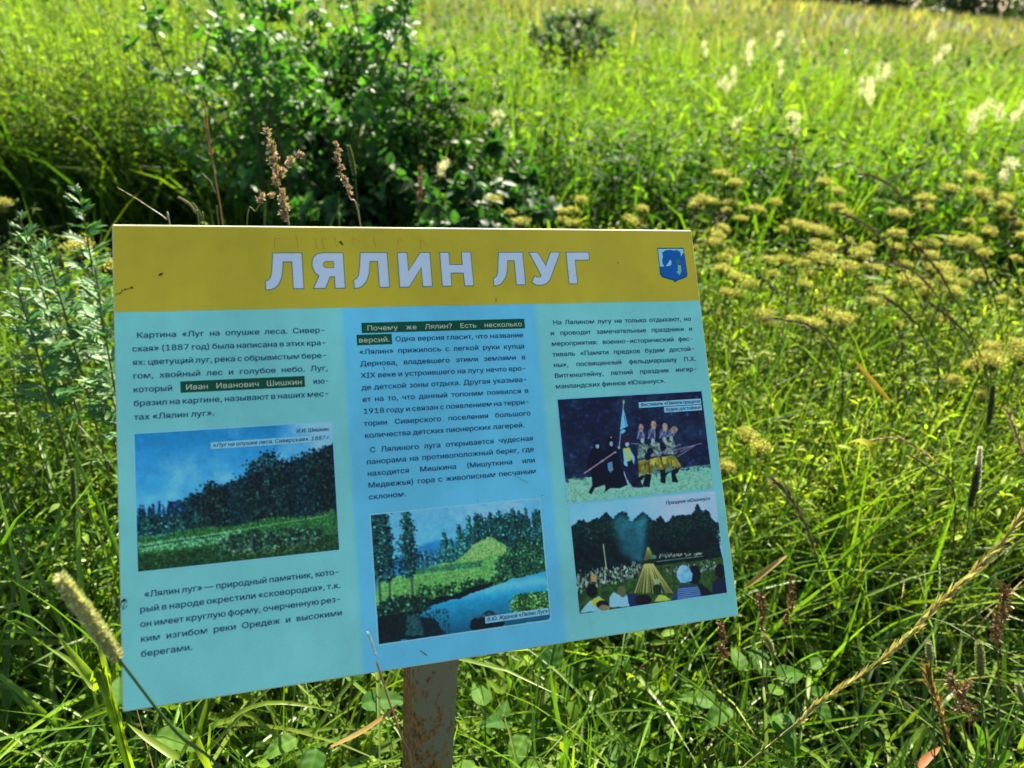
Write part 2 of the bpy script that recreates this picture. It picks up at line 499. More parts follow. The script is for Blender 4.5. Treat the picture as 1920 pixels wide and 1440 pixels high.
GLYPHS = {}
EM = 700.0                               # units of these outlines per type size
for line in '''(273|89,207 101,324 132,441 177,539 236,539 191,428 161,313 151,207 160,115 188,16 236,-96 177,-96 139,-21 111,55 95,131
)273|37,-96 86,18 113,116 122,207 112,313 82,428 37,539 97,539 142,441 173,323 184,207 178,130 161,53 134,-22 97,-96
,188|38,-119 68,71 137,71 84,-119
-453|337,244 337,188 114,188 114,244
.188|95,-4 78,-1 63,9 53,24 50,41 53,59 63,73 78,83 95,87 113,83 128,73 138,59 141,41 138,24 128,9 113,-1
1453|76,0 76,55 391,55 391,0/276,509 276,0 212,0 212,448 209,448 86,358 86,427 198,509
7453|97,0 323,448 323,452 62,452 62,509 391,509 391,449 165,0
8453|226,-7 178,-2 136,11 101,33 74,62 57,96 52,135 55,166 65,195 81,220 101,241 125,256 153,265 153,267 119,282 93,308 76,342 70,380 75,417 90,450 114,477 146,498 184,511 226,516 269,511 306,498 337,477 361,450 377,417 382,380 376,342 359,308 333,282 300,267 300,265 327,256 351,241 372,220 387,195 397,166 401,135 395,96 378,62 352,33 317,11 275,-2/226,49 258,52 285,60 307,74 323,91 333,113 337,139 333,165 322,189 305,208 283,223 256,232 226,235 196,232 169,223 147,208 130,189 119,165 115,139 119,113 129,91 145,74 167,60 195,52/226,290 274,300 293,313 307,330 316,351 319,376 316,399 308,420 294,437 275,449 226,460 177,449 159,437 145,420 136,399 133,376 136,351 145,330 159,313 178,300
9453|226,516 271,510 310,494 343,468 368,434 384,393 389,347 385,309 373,270 315,168 200,0 130,0 301,248 307,248 287,221 257,202 218,195 175,199 137,214 106,237 83,269 68,307 64,352 69,397 85,436 110,469 143,494 182,510/226,460 199,457 174,446 154,429 138,407 129,381 125,352 129,322 138,295 154,274 174,257 199,247 226,243 254,247 279,257 299,273 314,295 324,321 327,350 324,381 314,407 299,429 279,446 254,457
:188|95,-4 78,-1 63,9 53,24 50,41 53,59 63,73 78,83 95,87 113,83 128,73 138,59 141,41 138,24 128,9 113,-1/95,271 78,274 63,284 53,299 50,316 53,334 63,349 78,359 95,362 113,359 128,349 138,334 141,316 138,299 128,284 113,274
?358|132,152 132,159 141,230 153,252 168,269 209,298 247,334 258,357 262,384 259,406 250,425 220,452 178,462 137,453 106,425 96,404 92,378 27,378 33,418 49,452 73,479 103,499 138,511 178,516 219,511 255,498 284,478 306,451 319,418 324,382 319,344 306,311 284,284 254,261 219,235 200,205 194,158 194,152/164,-4 146,-1 131,9 121,24 118,41 121,58 131,73 146,83 164,86 181,83 196,73 206,58 209,41 206,24 196,9 181,-1
I300|31,0 31,57 118,57 118,452 31,452 31,509 269,509 269,452 183,452 183,57 269,57 269,0
X474|18,0 217,284 217,236 29,509 104,509 178,400 204,361 223,329 243,292 232,292 252,329 272,361 298,400 374,509 446,509 259,239 259,287 456,0 382,0 292,129 268,165 250,195 230,231 244,231 225,196 206,166 182,129 91,0
«403|168,49 33,209 168,369 238,369 105,209 238,49/307,49 171,209 307,369 377,369 243,209 377,49
»403|26,49 159,209 26,369 96,369 231,209 96,49/165,49 298,209 165,369 234,369 370,209 234,49
В456|60,0 60,509 241,509 289,504 329,491 359,469 381,442 394,410 398,374 395,344 387,320 356,286 315,267 315,262 339,257 363,245 385,227 402,203 414,173 418,136 413,100 400,67 377,39 344,18 301,4 247,0/125,57 245,57 296,63 330,80 349,105 355,137 352,161 342,184 327,203 306,218 279,228 248,231 125,231/125,285 238,285 288,296 308,309 323,326 333,348 336,372 330,403 313,429 283,446 240,452 125,452
Д569|32,-109 32,57 73,57 97,86 117,132 133,199 145,294 162,509 480,509 480,57 537,57 537,-109 475,-109 475,0 94,0 94,-109/147,57 416,57 416,452 221,452 208,294 196,194 176,111 163,80
Е419|60,0 60,509 372,509 372,452 125,452 125,286 355,286 355,229 125,229 125,57 375,57 375,0
Ж668|366,509 366,0 302,0 302,509/18,0 183,265 32,509 110,509 241,283 429,283 559,509 636,509 486,264 650,0 576,0 439,226 229,226 91,0
И523|463,0 398,0 398,291 399,328 402,384 404,454 416,452 376,381 346,331 321,290 137,0 60,0 60,509 125,509 125,195 124,157 123,108 118,54 110,55 136,107 161,151 180,183 388,509 463,509
К467|60,0 60,509 125,509 125,287 196,287 362,509 440,509 251,262 449,0 371,0 199,231 125,231 125,0
Л520|32,0 32,57 45,57 84,66 97,80 107,103 119,181 146,509 460,509 460,0 395,0 395,452 205,452 182,175 170,97 147,42 131,24 109,10 83,3 51,0
М628|60,0 60,509 152,509 277,187 287,159 299,123 311,84 322,49 307,49 318,83 330,121 342,158 352,187 476,509 568,509 568,0 504,0 504,291 504,327 505,369 506,413 507,457 513,457 498,409 482,363 467,322 456,291 342,0 286,0 170,291 159,321 145,361 129,408 112,457 119,457 120,416 121,372 122,328 122,291 122,0
Н517|60,0 60,509 125,509 125,289 392,289 392,509 457,509 457,0 392,0 392,232 125,232 125,0
О533|267,-7 205,1 150,25 105,63 70,115 48,179 40,254 48,329 70,393 105,445 150,484 205,508 267,516 329,508 384,484 429,445 464,393 486,329 493,254 486,179 464,115 429,63 384,25 329,1/267,53 310,59 349,76 383,105 408,144 425,194 430,254 425,314 408,365 383,404 349,433 310,450 267,456 223,450 184,433 151,404 125,364 109,314 103,254 109,194 125,144 151,105 184,76 223,59
П517|457,509 457,0 392,0 392,452 125,452 125,0 60,0 60,509
С510|267,-7 205,1 150,25 104,63 70,115 48,179 40,254 48,329 70,393 104,445 150,484 205,508 267,516 340,504 373,490 402,471 427,447 448,418 463,385 473,348 408,348 389,395 357,428 315,449 267,456 223,450 184,432 150,403 125,364 109,314 103,254 109,194 125,145 151,105 184,76 223,59 267,53 315,60 357,81 389,114 408,160 473,160 463,124 448,91 428,62 402,38 373,19 341,5 305,-4
Ф578|267,37 202,43 146,63 101,95 68,139 47,192 40,254 47,317 68,370 101,413 146,446 202,466 267,472 311,472 376,466 431,446 476,413 510,370 530,317 537,254 530,192 510,139 476,95 431,63 376,43 311,37/269,96 308,96 358,101 399,114 432,137 456,168 470,207 475,254 470,301 456,341 432,372 399,395 358,408 308,413 269,413 220,408 179,395 146,372 122,341 108,301 103,254 108,207 122,168 146,137 179,114 220,101/257,-29 257,538 321,538 321,-29
Х474|18,0 217,284 217,236 29,509 104,509 178,400 204,361 223,329 243,292 232,292 252,329 272,361 298,400 374,509 446,509 259,239 259,287 456,0 382,0 292,129 268,165 250,195 230,231 244,231 225,196 206,166 182,129 91,0
Ш666|60,509 125,509 125,57 301,57 301,509 365,509 365,57 542,57 542,509 606,509 606,0 60,0
Ю708|233,284 233,229 91,229 91,284/125,509 125,0 60,0 60,509/442,-7 380,1 325,25 280,63 245,115 222,179 215,254 222,329 245,393 280,445 325,484 380,508 442,516 504,508 558,484 604,445 639,393 661,329 668,254 661,179 639,115 604,63 558,25 504,1/442,53 485,59 524,76 557,105 583,144 600,194 605,254 600,314 583,365 557,404 524,433 485,450 442,456 398,450 359,433 326,404 300,364 284,314 278,254 284,194 300,144 326,105 359,76 398,59
а389|160,-9 126,-5 94,5 68,22 48,45 35,73 30,108 34,138 43,161 58,179 78,193 125,211 178,220 234,227 265,235 273,243 276,255 276,257 267,297 240,322 196,331 149,322 118,301 100,274 41,291 57,322 79,346 104,364 133,375 194,384 239,379 286,360 306,343 322,320 333,290 337,251 337,0 277,0 277,52 272,52 252,25 215,1/170,45 202,49 228,59 248,74 263,93 272,115 276,138 276,190 259,182 231,176 200,171 175,168 134,159 103,139 95,124 92,105 102,72 130,52
б411|208,-8 161,-2 119,15 84,44 57,82 40,129 34,185 34,198 41,301 62,376 79,403 101,426 127,443 159,455 238,468 273,475 290,488 294,509 349,509 346,483 338,461 324,444 304,431 238,417 192,411 155,401 127,383 107,356 93,318 85,266 86,266 118,314 167,350 197,360 229,363 269,357 304,339 334,311 357,274 372,230 377,181 372,130 355,84 329,46 295,17 254,-2/208,46 240,50 266,62 287,81 303,108 313,140 316,178 313,216 304,249 289,275 268,294 242,306 211,310 179,305 151,293 128,272 110,245 99,213 96,175 99,140 109,109 126,82 148,62 176,50
в392|53,0 53,379 208,379 264,372 307,352 334,320 343,278 339,248 324,226 300,209 270,199 312,185 345,152 355,130 358,102 354,75 343,50 325,29 300,13 269,3 232,0/111,56 232,56 259,59 279,70 291,86 295,108 291,133 279,153 259,165 232,169 111,169/111,220 209,220 239,224 263,234 277,251 282,273 277,294 262,310 239,320 208,324 111,324
г304|290,379 290,323 114,323 114,0 53,0 53,379
д427|13,-110 13,56 44,56 65,82 79,116 90,164 98,231 110,379 356,379 356,56 414,56 414,-110 353,-110 353,0 74,0 74,-110/114,56 295,56 295,323 166,323 157,231 143,127 131,87
е404|212,-8 161,-2 117,16 82,46 56,85 40,132 34,187 39,242 55,290 81,329 115,359 157,378 205,384 266,374 294,361 319,341 341,315 357,282 368,242 371,194 371,169 75,169 75,221 338,221 310,202 307,237 298,269 283,294 263,314 237,326 205,330 173,326 146,313 125,294 109,270 99,241 96,211 96,178 100,139 110,106 128,80 151,61 179,50 212,46 254,53 285,73 306,105 365,91 353,63 335,39 311,19 283,4 249,-5
ж563|21,0 174,193 23,379 95,379 221,218 252,218 252,379 313,379 313,218 342,218 468,379 541,379 390,193 543,0 469,0 342,162 313,162 313,0 252,0 252,162 223,162 95,0
з343|171,-4 134,-1 101,8 73,23 51,43 37,67 31,95 94,95 100,76 117,61 142,51 171,47 202,52 227,65 243,84 249,109 243,134 226,154 198,167 163,171 138,171 138,217 163,217 193,221 217,233 233,252 238,276 234,299 220,318 199,330 173,334 145,330 122,319 105,303 99,281 40,281 45,310 59,335 80,356 107,371 138,381 173,384 209,380 239,370 264,353 283,332 294,307 298,279 293,249 277,224 254,207 225,197 225,194 263,183 291,164 307,137 313,104 308,75 294,48 273,26 244,10 210,-1
и411|358,0 296,0 296,274 293,274 111,0 53,0 53,379 114,379 114,104 118,104 300,379 358,379
й411|358,0 296,0 296,274 293,274 111,0 53,0 53,379 114,379 114,104 118,104 300,379 358,379/205,433 179,436 155,446 135,461 120,481 110,504 107,529 151,529 155,508 166,491 184,480 205,476 227,480 244,491 255,508 259,529 304,529 301,504 291,481 276,461 256,446 232,436
к376|53,0 53,379 114,379 114,215 152,215 288,379 366,379 213,196 368,0 290,0 167,159 114,159 114,0
л400|6,0 6,56 20,56 48,63 67,86 78,133 84,211 91,379 348,379 348,0 286,0 286,323 149,323 143,189 129,84 115,47 94,21 65,5 27,0
м535|53,0 53,379 144,379 232,168 246,132 257,100 265,70 273,41 263,41 270,69 278,100 289,132 303,168 390,379 482,379 482,0 421,0 421,197 421,237 422,276 422,315 423,354 430,354 415,300 399,252 377,198 294,0 240,0 156,198 135,252 118,300 102,354 111,354 112,318 113,279 113,238 113,197 113,0
н409|309,223 309,167 99,167 99,223/114,379 114,0 53,0 53,379/356,379 356,0 295,0 295,379
о415|207,-8 159,-2 117,16 82,46 56,85 40,133 34,187 40,243 56,291 82,330 117,360 159,378 207,384 256,378 299,360 333,330 359,291 376,243 381,187 376,133 359,85 333,46 299,16 256,-2/207,46 242,51 270,66 292,89 307,117 316,151 319,187 316,224 307,258 292,287 270,310 242,325 207,330 173,325 145,310 124,287 108,258 99,224 96,187 99,151 108,117 124,89 145,66 173,51
п408|355,379 355,0 294,0 294,323 114,323 114,0 53,0 53,379
р424|53,-143 53,379 112,379 112,319 118,319 137,346 171,373 197,381 229,384 274,378 313,361 345,332 370,293 385,245 390,189 385,133 370,84 346,45 313,16 274,-2 229,-8 198,-5 173,4 138,31 118,59 114,59 114,-143/220,47 253,51 279,66 301,88 316,117 325,151 328,189 325,227 316,261 301,290 280,311 253,325 220,330 188,325 161,312 140,291 125,263 116,229 113,189 116,150 125,115 140,86 162,65 188,51
с396|207,-8 159,-2 117,16 82,46 56,85 40,133 34,187 40,243 56,291 82,330 117,360 159,378 207,384 260,377 305,356 340,322 362,277 303,262 290,289 270,311 242,325 207,330 173,325 145,310 124,287 108,258 99,224 96,187 99,151 108,117 124,89 145,66 173,51 207,46 243,52 271,66 292,89 304,117 363,102 341,56 306,21 261,-1
т325|132,0 132,325 6,325 6,379 319,379 319,325 193,325 193,0
у389|47,-139 61,-86 71,-87 104,-89 130,-74 151,-36 163,-1 17,379 84,379 165,155 187,87 206,21 184,21 202,87 224,155 305,379 371,379 204,-58 177,-107 139,-136 91,-145 65,-143
ф477|208,-8 159,-2 117,16 82,46 56,85 40,133 34,187 40,243 56,291 82,330 117,360 159,378 208,384 269,384 318,378 360,360 395,330 421,291 438,243 443,187 438,133 421,85 395,46 360,16 318,-2 269,-8/208,43 269,43 304,48 332,64 354,87 370,117 379,151 382,187 379,225 370,260 354,290 332,314 304,330 269,335 208,335 173,330 145,314 123,290 108,260 98,225 95,187 98,151 108,117 123,87 145,64 173,48/208,-143 208,509 269,509 269,-143
х379|21,0 171,218 171,171 29,379 100,379 147,306 179,253 207,206 175,206 202,253 233,306 282,379 352,379 209,169 209,214 358,0 287,0 231,85 200,136 173,182 205,182 178,136 148,85 91,0
ц415|53,0 53,379 114,379 114,56 294,56 294,379 355,379 355,0/344,-109 344,0 318,0 318,56 405,56 405,-109
ч401|198,118 138,127 92,153 62,197 53,258 53,379 114,379 114,258 120,221 138,195 165,180 198,175 264,182 324,199 324,143 285,130 244,122/287,0 287,379 348,379 348,0
ш572|53,379 114,379 114,56 255,56 255,379 316,379 316,56 458,56 458,379 519,379 519,0 53,0
щ582|53,379 114,379 114,56 255,56 255,379 316,379 316,56 458,56 458,379 519,379 519,0 53,0/508,-109 508,0 482,0 482,56 569,56 569,-109
ы511|116,244 214,244 256,240 290,228 317,210 337,186 349,156 353,123 349,90 337,61 317,36 290,16 255,4 214,0 53,0 53,379 114,379 114,56 214,56 245,61 270,74 286,95 292,121 286,148 270,169 245,183 214,187 116,187/397,0 397,379 458,379 458,0
ь388|116,244 214,244 256,240 290,228 317,210 337,186 349,156 353,123 349,90 337,61 317,36 290,16 255,4 214,0 53,0 53,379 114,379 114,56 214,56 245,61 270,74 286,95 292,121 286,148 270,169 245,183 214,187 116,187
э396|188,-8 135,-1 89,21 55,56 33,102 91,117 104,89 125,66 153,52 188,46 223,51 251,66 272,89 287,117 296,151 299,187 296,224 287,258 272,287 251,310 223,325 188,330 154,325 126,311 105,289 93,262 34,277 56,322 91,356 136,377 188,384 237,378 279,360 314,330 340,291 356,243 362,187 356,133 340,85 314,46 279,16 237,-2/309,163 132,163 132,218 309,218
ю585|53,0 53,379 111,379 111,0/97,162 97,217 235,217 235,162/377,-8 328,-2 286,16 251,46 226,85 209,133 204,187 209,243 226,291 251,330 286,360 328,378 377,384 426,378 468,360 503,330 529,291 545,243 550,187 545,133 529,85 503,46 468,16 426,-2/377,46 412,51 440,66 461,89 477,117 486,151 489,187 486,224 477,258 461,287 440,310 412,325 377,330 343,325 315,310 293,287 278,258 269,224 266,187 269,151 278,117 293,89 315,66 343,51
я385|332,0 271,0 271,326 184,326 142,322 114,309 98,288 93,259 98,231 114,211 143,198 184,194 298,194 298,142 180,142 115,150 68,174 41,211 32,259 41,308 68,346 115,371 180,379 332,379/85,0 15,0 122,172 190,172
—699|699,244 699,188 0,188 0,244'''.split('\n'):
    ch, rest = line[0], line[1:]
    adv, body = rest.split('|', 1)
    GLYPHS[ch] = (int(adv), layered([[tuple(map(int, p.split(','))) for p in poly.split()] for poly in body.split('/')]))


def text_line(s, x0, x1, y, size, justify=True, slant=0.0, sx=1.17):
    """Outlines of one line of type between x0 and x1 (mm), baseline y; word spaces stretch to fill the line."""
    words = s.split()
    natural = [sum(GLYPHS[c][0] for c in wd) * size * sx / EM for wd in words]
    sp = 0.27 * size
    if justify and x1 is not None:
        total = x1 - x0
        gap = (total - sum(natural)) / max(1, len(words) - 1)
        if gap < sp * 0.75:
            sx *= (total - sp * 0.75 * (len(words) - 1)) / sum(natural); gap = sp * 0.75
    else:
        gap = sp
        if x1 is not None:                # flush right
            x0 = x1 - sum(natural) - gap * (len(words) - 1)
    out, x = [], x0
    for wd in words:
        for c in wd:
            adv, polys = GLYPHS[c]
            for P in polys:
                Q = Outline([(x + (px + slant * py) * size * sx / EM, y - py * size / EM) for px, py in P])
                Q.layer = P.layer
                out.append(Q)
            x += adv * size * sx / EM
        x += gap
    return out


def fatten(polys, d):
    """A heavier weight: every stroke printed twice, d mm to either side."""
    out = []
    for k in (-1, 1):
        for P in polys:
            Q = Outline([(x + k * d, y) for x, y in P]); Q.layer = getattr(P, 'layer', 0) + (3 if k > 0 else 0); out.append(Q)
    return out


def paragraph(name, lines, x0, x1, y0, lead, size, indent=3.8, last_natural=True, mat=None, **kw):
    polys = []
    for i, s in enumerate(lines):
        xa = x0 + (indent if i == 0 else 0)
        nat = last_natural and i == len(lines) - 1
        if isinstance(s, tuple): xa, xb, s = s[0], s[1], s[2]; polys += text_line(s, xa, xb, y0 + i * lead, size, **kw)
        elif s: polys += text_line(s, xa, None if nat else x1, y0 + i * lead, size, justify=not nat, **kw)
    return face_mesh(name, fatten(polys, FAT), 0.45, mat or M_TEXT, sign)


FAT = 0.09
paragraph('text_paragraph', ['Картина «Луг на опушке леса. Сивер-', 'ская» (1887 год) была написана в этих кра-', 'ях: цветущий луг, река с обрывистым бере-',
          'гом, хвойный лес и голубое небо. Луг,', (14.6, 47.5, 'который'), 'бразил на картине, называют в наших мес-', 'тах «Лялин луг».'], 14.6, 186.2, 107.7, 12.47, 7.2)
face_mesh('text_paragraph', fatten(text_line('изо-', 171.5, 186.2, 157.6, 7.2), FAT), 0.45, M_TEXT, sign)
box = face_mesh('highlight_box', [rect(54, 149.4, 163.8, 159.9)], 0.3, M_BOX, sign)
face_mesh('lettering', text_line('Иван Иванович Шишкин', 58.2, 161.5, 157.4, 6.9), 0.45, M_TEXT_PALE, box)
paragraph('text_paragraph', ['«Лялин луг» — природный памятник, кото-', 'рый в народе окрестили «сковородка», т.к.', 'он имеет круглую форму, очерченную рез-',
          'ким изгибом реки Оредеж и высокими', 'берегами.'], 15.4, 186.2, 338.0, 12.42, 7.2)
paragraph('text_paragraph', ['', (252.5, 386.4, 'Одна версия гласит, что название'), '«Лялин» прижилось с легкой руки купца', 'Дернова, владевшего этими землями в',
          'XIX веке и устроившего на лугу нечто вро-', 'де детской зоны отдыха. Другая указыва-', 'ет на то, что данный топоним появился в', '1918 году и связан с появлением на терри-',
          'тории Сиверского поселения большого', 'количества детских пионерских лагерей.'], 216.6, 386.6, 107.0, 11.75, 6.9)
box = face_mesh('highlight_box', [rect(220.4, 99.0, 389.1, 109.4)], 0.3, M_BOX, sign)
face_mesh('lettering', text_line('Почему же Лялин? Есть несколько', 225.5, 386.2, 107.0, 6.9), 0.45, M_TEXT_PALE, box)
box = face_mesh('highlight_box', [rect(215.1, 110.9, 249.5, 121.4)], 0.3, M_BOX, sign)
face_mesh('lettering', text_line('версий.', 216.6, 247.6, 118.8, 6.9), 0.45, M_TEXT_PALE, box)
paragraph('text_paragraph', ['С Лялиного луга открывается чудесная', 'панорама на противоположный берег, где', 'находится Мишкина (Мишуткина или', 'Медвежья) гора с живописным песчаным', 'склоном.'],
          216.8, 386.8, 227.0, 11.2, 6.9)
paragraph('text_paragraph', ['На Лялином лугу не только отдыхают, но', 'и проводят замечательные праздники и', 'мероприятия: военно-исторический фес-', 'тиваль «Памяти предков будем достой-',
          'ны», посвященный фельдмаршалу П.Х.', 'Витгенштейну, летний праздник ингер-', 'манландских финнов «Юханнус».'], 416.5, 585.3, 106.4, 11.4, 6.7)


# ---- the four printed pictures, painted as colour grids
class Canvas:
    def __init__(self, w, h, corners=None):
        self.w, self.h = w, h
        self.X, self.Y = np.meshgrid(np.linspace(0, 1, w), np.linspace(0, 1, h))
        self.img = np.zeros((h, w, 3))
        self.r = np.random.default_rng(w * 7 + h)
        self.H = None; self.warp = None
        if corners:
            A = []
            for (x, y), (u, v) in zip(corners, ((0, 0), (1, 0), (1, 1), (0, 1))):
                A.append([x, y, 1, 0, 0, 0, -u * x, -u * y, -u]); A.append([0, 0, 0, x, y, 1, -v * x, -v * y, -v])
            self.H = np.linalg.svd(np.array(A, float))[2][-1].reshape(3, 3)

    def m(self, pts):
        if self.H is None: return np.asarray(pts, float)
        q = np.c_[np.asarray(pts, float), np.ones(len(pts))] @ self.H.T
        return q[:, :2] / q[:, 2:]

    def mask(self, pts):
        P = self.m(pts)
        c = np.zeros(self.X.shape, bool)
        if self.warp is None:
            self.warp = True; a = 0.012 if self.H is None else 0.004
            self.WX = self.X + a * (self.noise(14, 4) - 0.5) * 2; self.WY = self.Y + a * 1.4 * (self.noise(14, 4) - 0.5) * 2
        for (x0, y0), (x1, y1) in zip(P, np.roll(P, -1, 0)):
            c ^= ((y0 > self.WY) != (y1 > self.WY)) & (self.WX < (x1 - x0) * (self.WY - y0) / (y1 - y0 + 1e-12) + x0)
        return c

    def noise(self, s, octv=4):
        out = np.zeros(self.X.shape); a = 1.0
        for o in range(octv):
            n = max(2, int(s * 2 ** o)); ny = max(2, int(n * self.h / self.w))
            g = self.r.random((ny + 2, n + 2))
            fx, fy = self.X * n, self.Y * ny
            i, j = fx.astype(int), fy.astype(int); u, v = fx - i, fy - j
            u, v = u * u * (3 - 2 * u), v * v * (3 - 2 * v)
            out += a * ((g[j, i] * (1 - u) + g[j, i + 1] * u) * (1 - v) + (g[j + 1, i] * (1 - u) + g[j + 1, i + 1] * u) * v)
            a *= 0.55
        return (out - out.min()) / (out.max() - out.min())

    def fill(self, mk, c, tex=None, amt=0.5, alpha=1.0):
        c = np.asarray(c, float)
        v = np.broadcast_to(c, self.img.shape)
        if tex is not None: v = v * (1 + amt * (tex[..., None] - 0.5) * 2)
        a = (mk * alpha)[..., None] if not np.isscalar(mk) else alpha
        self.img = self.img * (1 - a) + v * a

    def poly(self, pts, c, **k): self.fill(self.mask(pts), c, **k)

    def line(self, a, b, wpx, c, alpha=1.0):
        (x0, y0), (x1, y1) = self.m([a, b])
        dx, dy = (x1 - x0) * self.w, (y1 - y0) * self.h
        px, py = (self.X - x0) * self.w, (self.Y - y0) * self.h
        L2 = dx * dx + dy * dy + 1e-9
        t = np.clip((px * dx + py * dy) / L2, 0, 1)
        d = np.hypot(px - t * dx, py - t * dy)
        self.fill(np.clip(wpx / 2 + 0.5 - d, 0, 1), c, alpha=alpha)

    def ell(self, x, y, rx, ry, c, **k):
        a = np.linspace(0, 2 * math.pi, 20)[:-1]
        self.poly([(x + rx * math.cos(t), y + ry * math.sin(t)) for t in a], c, **k)

    def tree(self, x, yb, h, w, c, conifer=True, alpha=1.0):
        """One tree of ragged outline in unit coordinates."""
        ry = self.r.random(14); n = 14
        t = np.linspace(0, 1, n)
        wd = (0.06 + 0.94 * t) if conifer else np.sin(np.clip(t * 0.9 + 0.1, 0, 1) * math.pi) ** 0.6
        L = [(x - w / 2 * wd[i] * (0.6 + 0.6 * self.r.random()), yb - h + h * t[i]) for i in range(n)]
        Rr = [(x + w / 2 * wd[i] * (0.6 + 0.6 * self.r.random()), yb - h + h * t[i]) for i in range(n)]
        self.poly(L + Rr[::-1], c, tex=self.noise(60, 2), amt=0.55, alpha=alpha)

    def dabs(self, x, y, sx, sy, c, jit=0.3, alpha=0.9):
        """Many small brush dabs: arrays of centres, half sizes and colours in unit coordinates."""
        n = len(x); c = np.broadcast_to(np.asarray(c, float), (n, 3)) * np.exp(self.r.normal(0, jit, (n, 1)))
        for i in range(n):
            u, v, a, b_ = x[i] * (self.w - 1), y[i] * (self.h - 1), max(0.6, sx[i] * self.w), max(0.6, sy[i] * self.h)
            i0, i1, j0, j1 = int(max(0, u - a)), int(min(self.w - 1, u + a + 1)), int(max(0, v - b_)), int(min(self.h - 1, v + b_ + 1))
            if i1 < i0 or j1 < j0: continue
            X, Y = np.meshgrid(np.arange(i0, i1 + 1), np.arange(j0, j1 + 1))
            k = (np.clip(1.35 - np.hypot((X - u) / a, (Y - v) / b_), 0, 1) * alpha)[..., None]
            self.img[j0:j1 + 1, i0:i1 + 1] = self.img[j0:j1 + 1, i0:i1 + 1] * (1 - k) + c[i] * k

    def leafy(self, x, top, base, w, dark, light, n=None, conifer=False):
        """A tree of brush dabs: dark mass, then lighter dabs on its upper left."""
        n = n or int(60 + 2600 * w * (base - top))
        for col, m, off in ((dark, n, 0.0), (light, n // 2, -0.12 * w)):
            t = self.r.random(m) ** 0.85
            wd = (0.12 + 0.88 * t) if conifer else np.sin(np.clip(0.08 + t * 0.86, 0, 1) * math.pi) ** 0.55
            px = x + off + self.r.normal(0, 0.26, m) * w * wd; py = top + (base - top) * t + self.r.normal(0, 0.01, m)
            self.dabs(px, py, self.r.uniform(0.003, 0.008, m), self.r.uniform(0.003, 0.009, m) * self.w / self.h, col, 0.4, 0.85)

    def sward(self, n, ytop, c1, c2, mask=None, lo=0.002, hi=0.006, x0=0.0, x1=1.0, y1=1.0):
        x = self.r.uniform(x0, x1, n); yt = ytop(x); y = yt + (y1 - yt) * self.r.random(n)
        t = self.r.random((n, 1))
        if mask is not None:
            k = mask[np.clip((y * (self.h - 1)).astype(int), 0, self.h - 1), np.clip((x * (self.w - 1)).astype(int), 0, self.w - 1)]; x, y, t = x[k], y[k], t[k]
        self.dabs(x, y, self.r.uniform(lo, hi, len(x)), self.r.uniform(lo, hi, len(x)) * 1.6, np.asarray(c1) * (1 - t) + np.asarray(c2) * t, 0.2, 0.7)

    def out(self):
        """A slightly soft, slightly grainy print of the painted picture."""
        I = self.img
        p = np.pad(I, ((1, 1), (1, 1), (0, 0)), mode='edge')
        B = (p[:-2, 1:-1] + p[2:, 1:-1] + p[1:-1, :-2] + p[1:-1, 2:] + 2 * I) / 6
        L = B.mean(-1, keepdims=True); B = B * np.clip(0.58 + 0.44 * L / 110, 0.58, 1.04)      # ink gain in the darks
        g = 1 + 0.16 * (self.noise(30, 4) - 0.5) + 0.10 * (self.noise(110, 2) - 0.5)
        return np.clip(lin(np.clip(B * g[..., None], 0, 255)) / ILL, 0.004, 0.92)


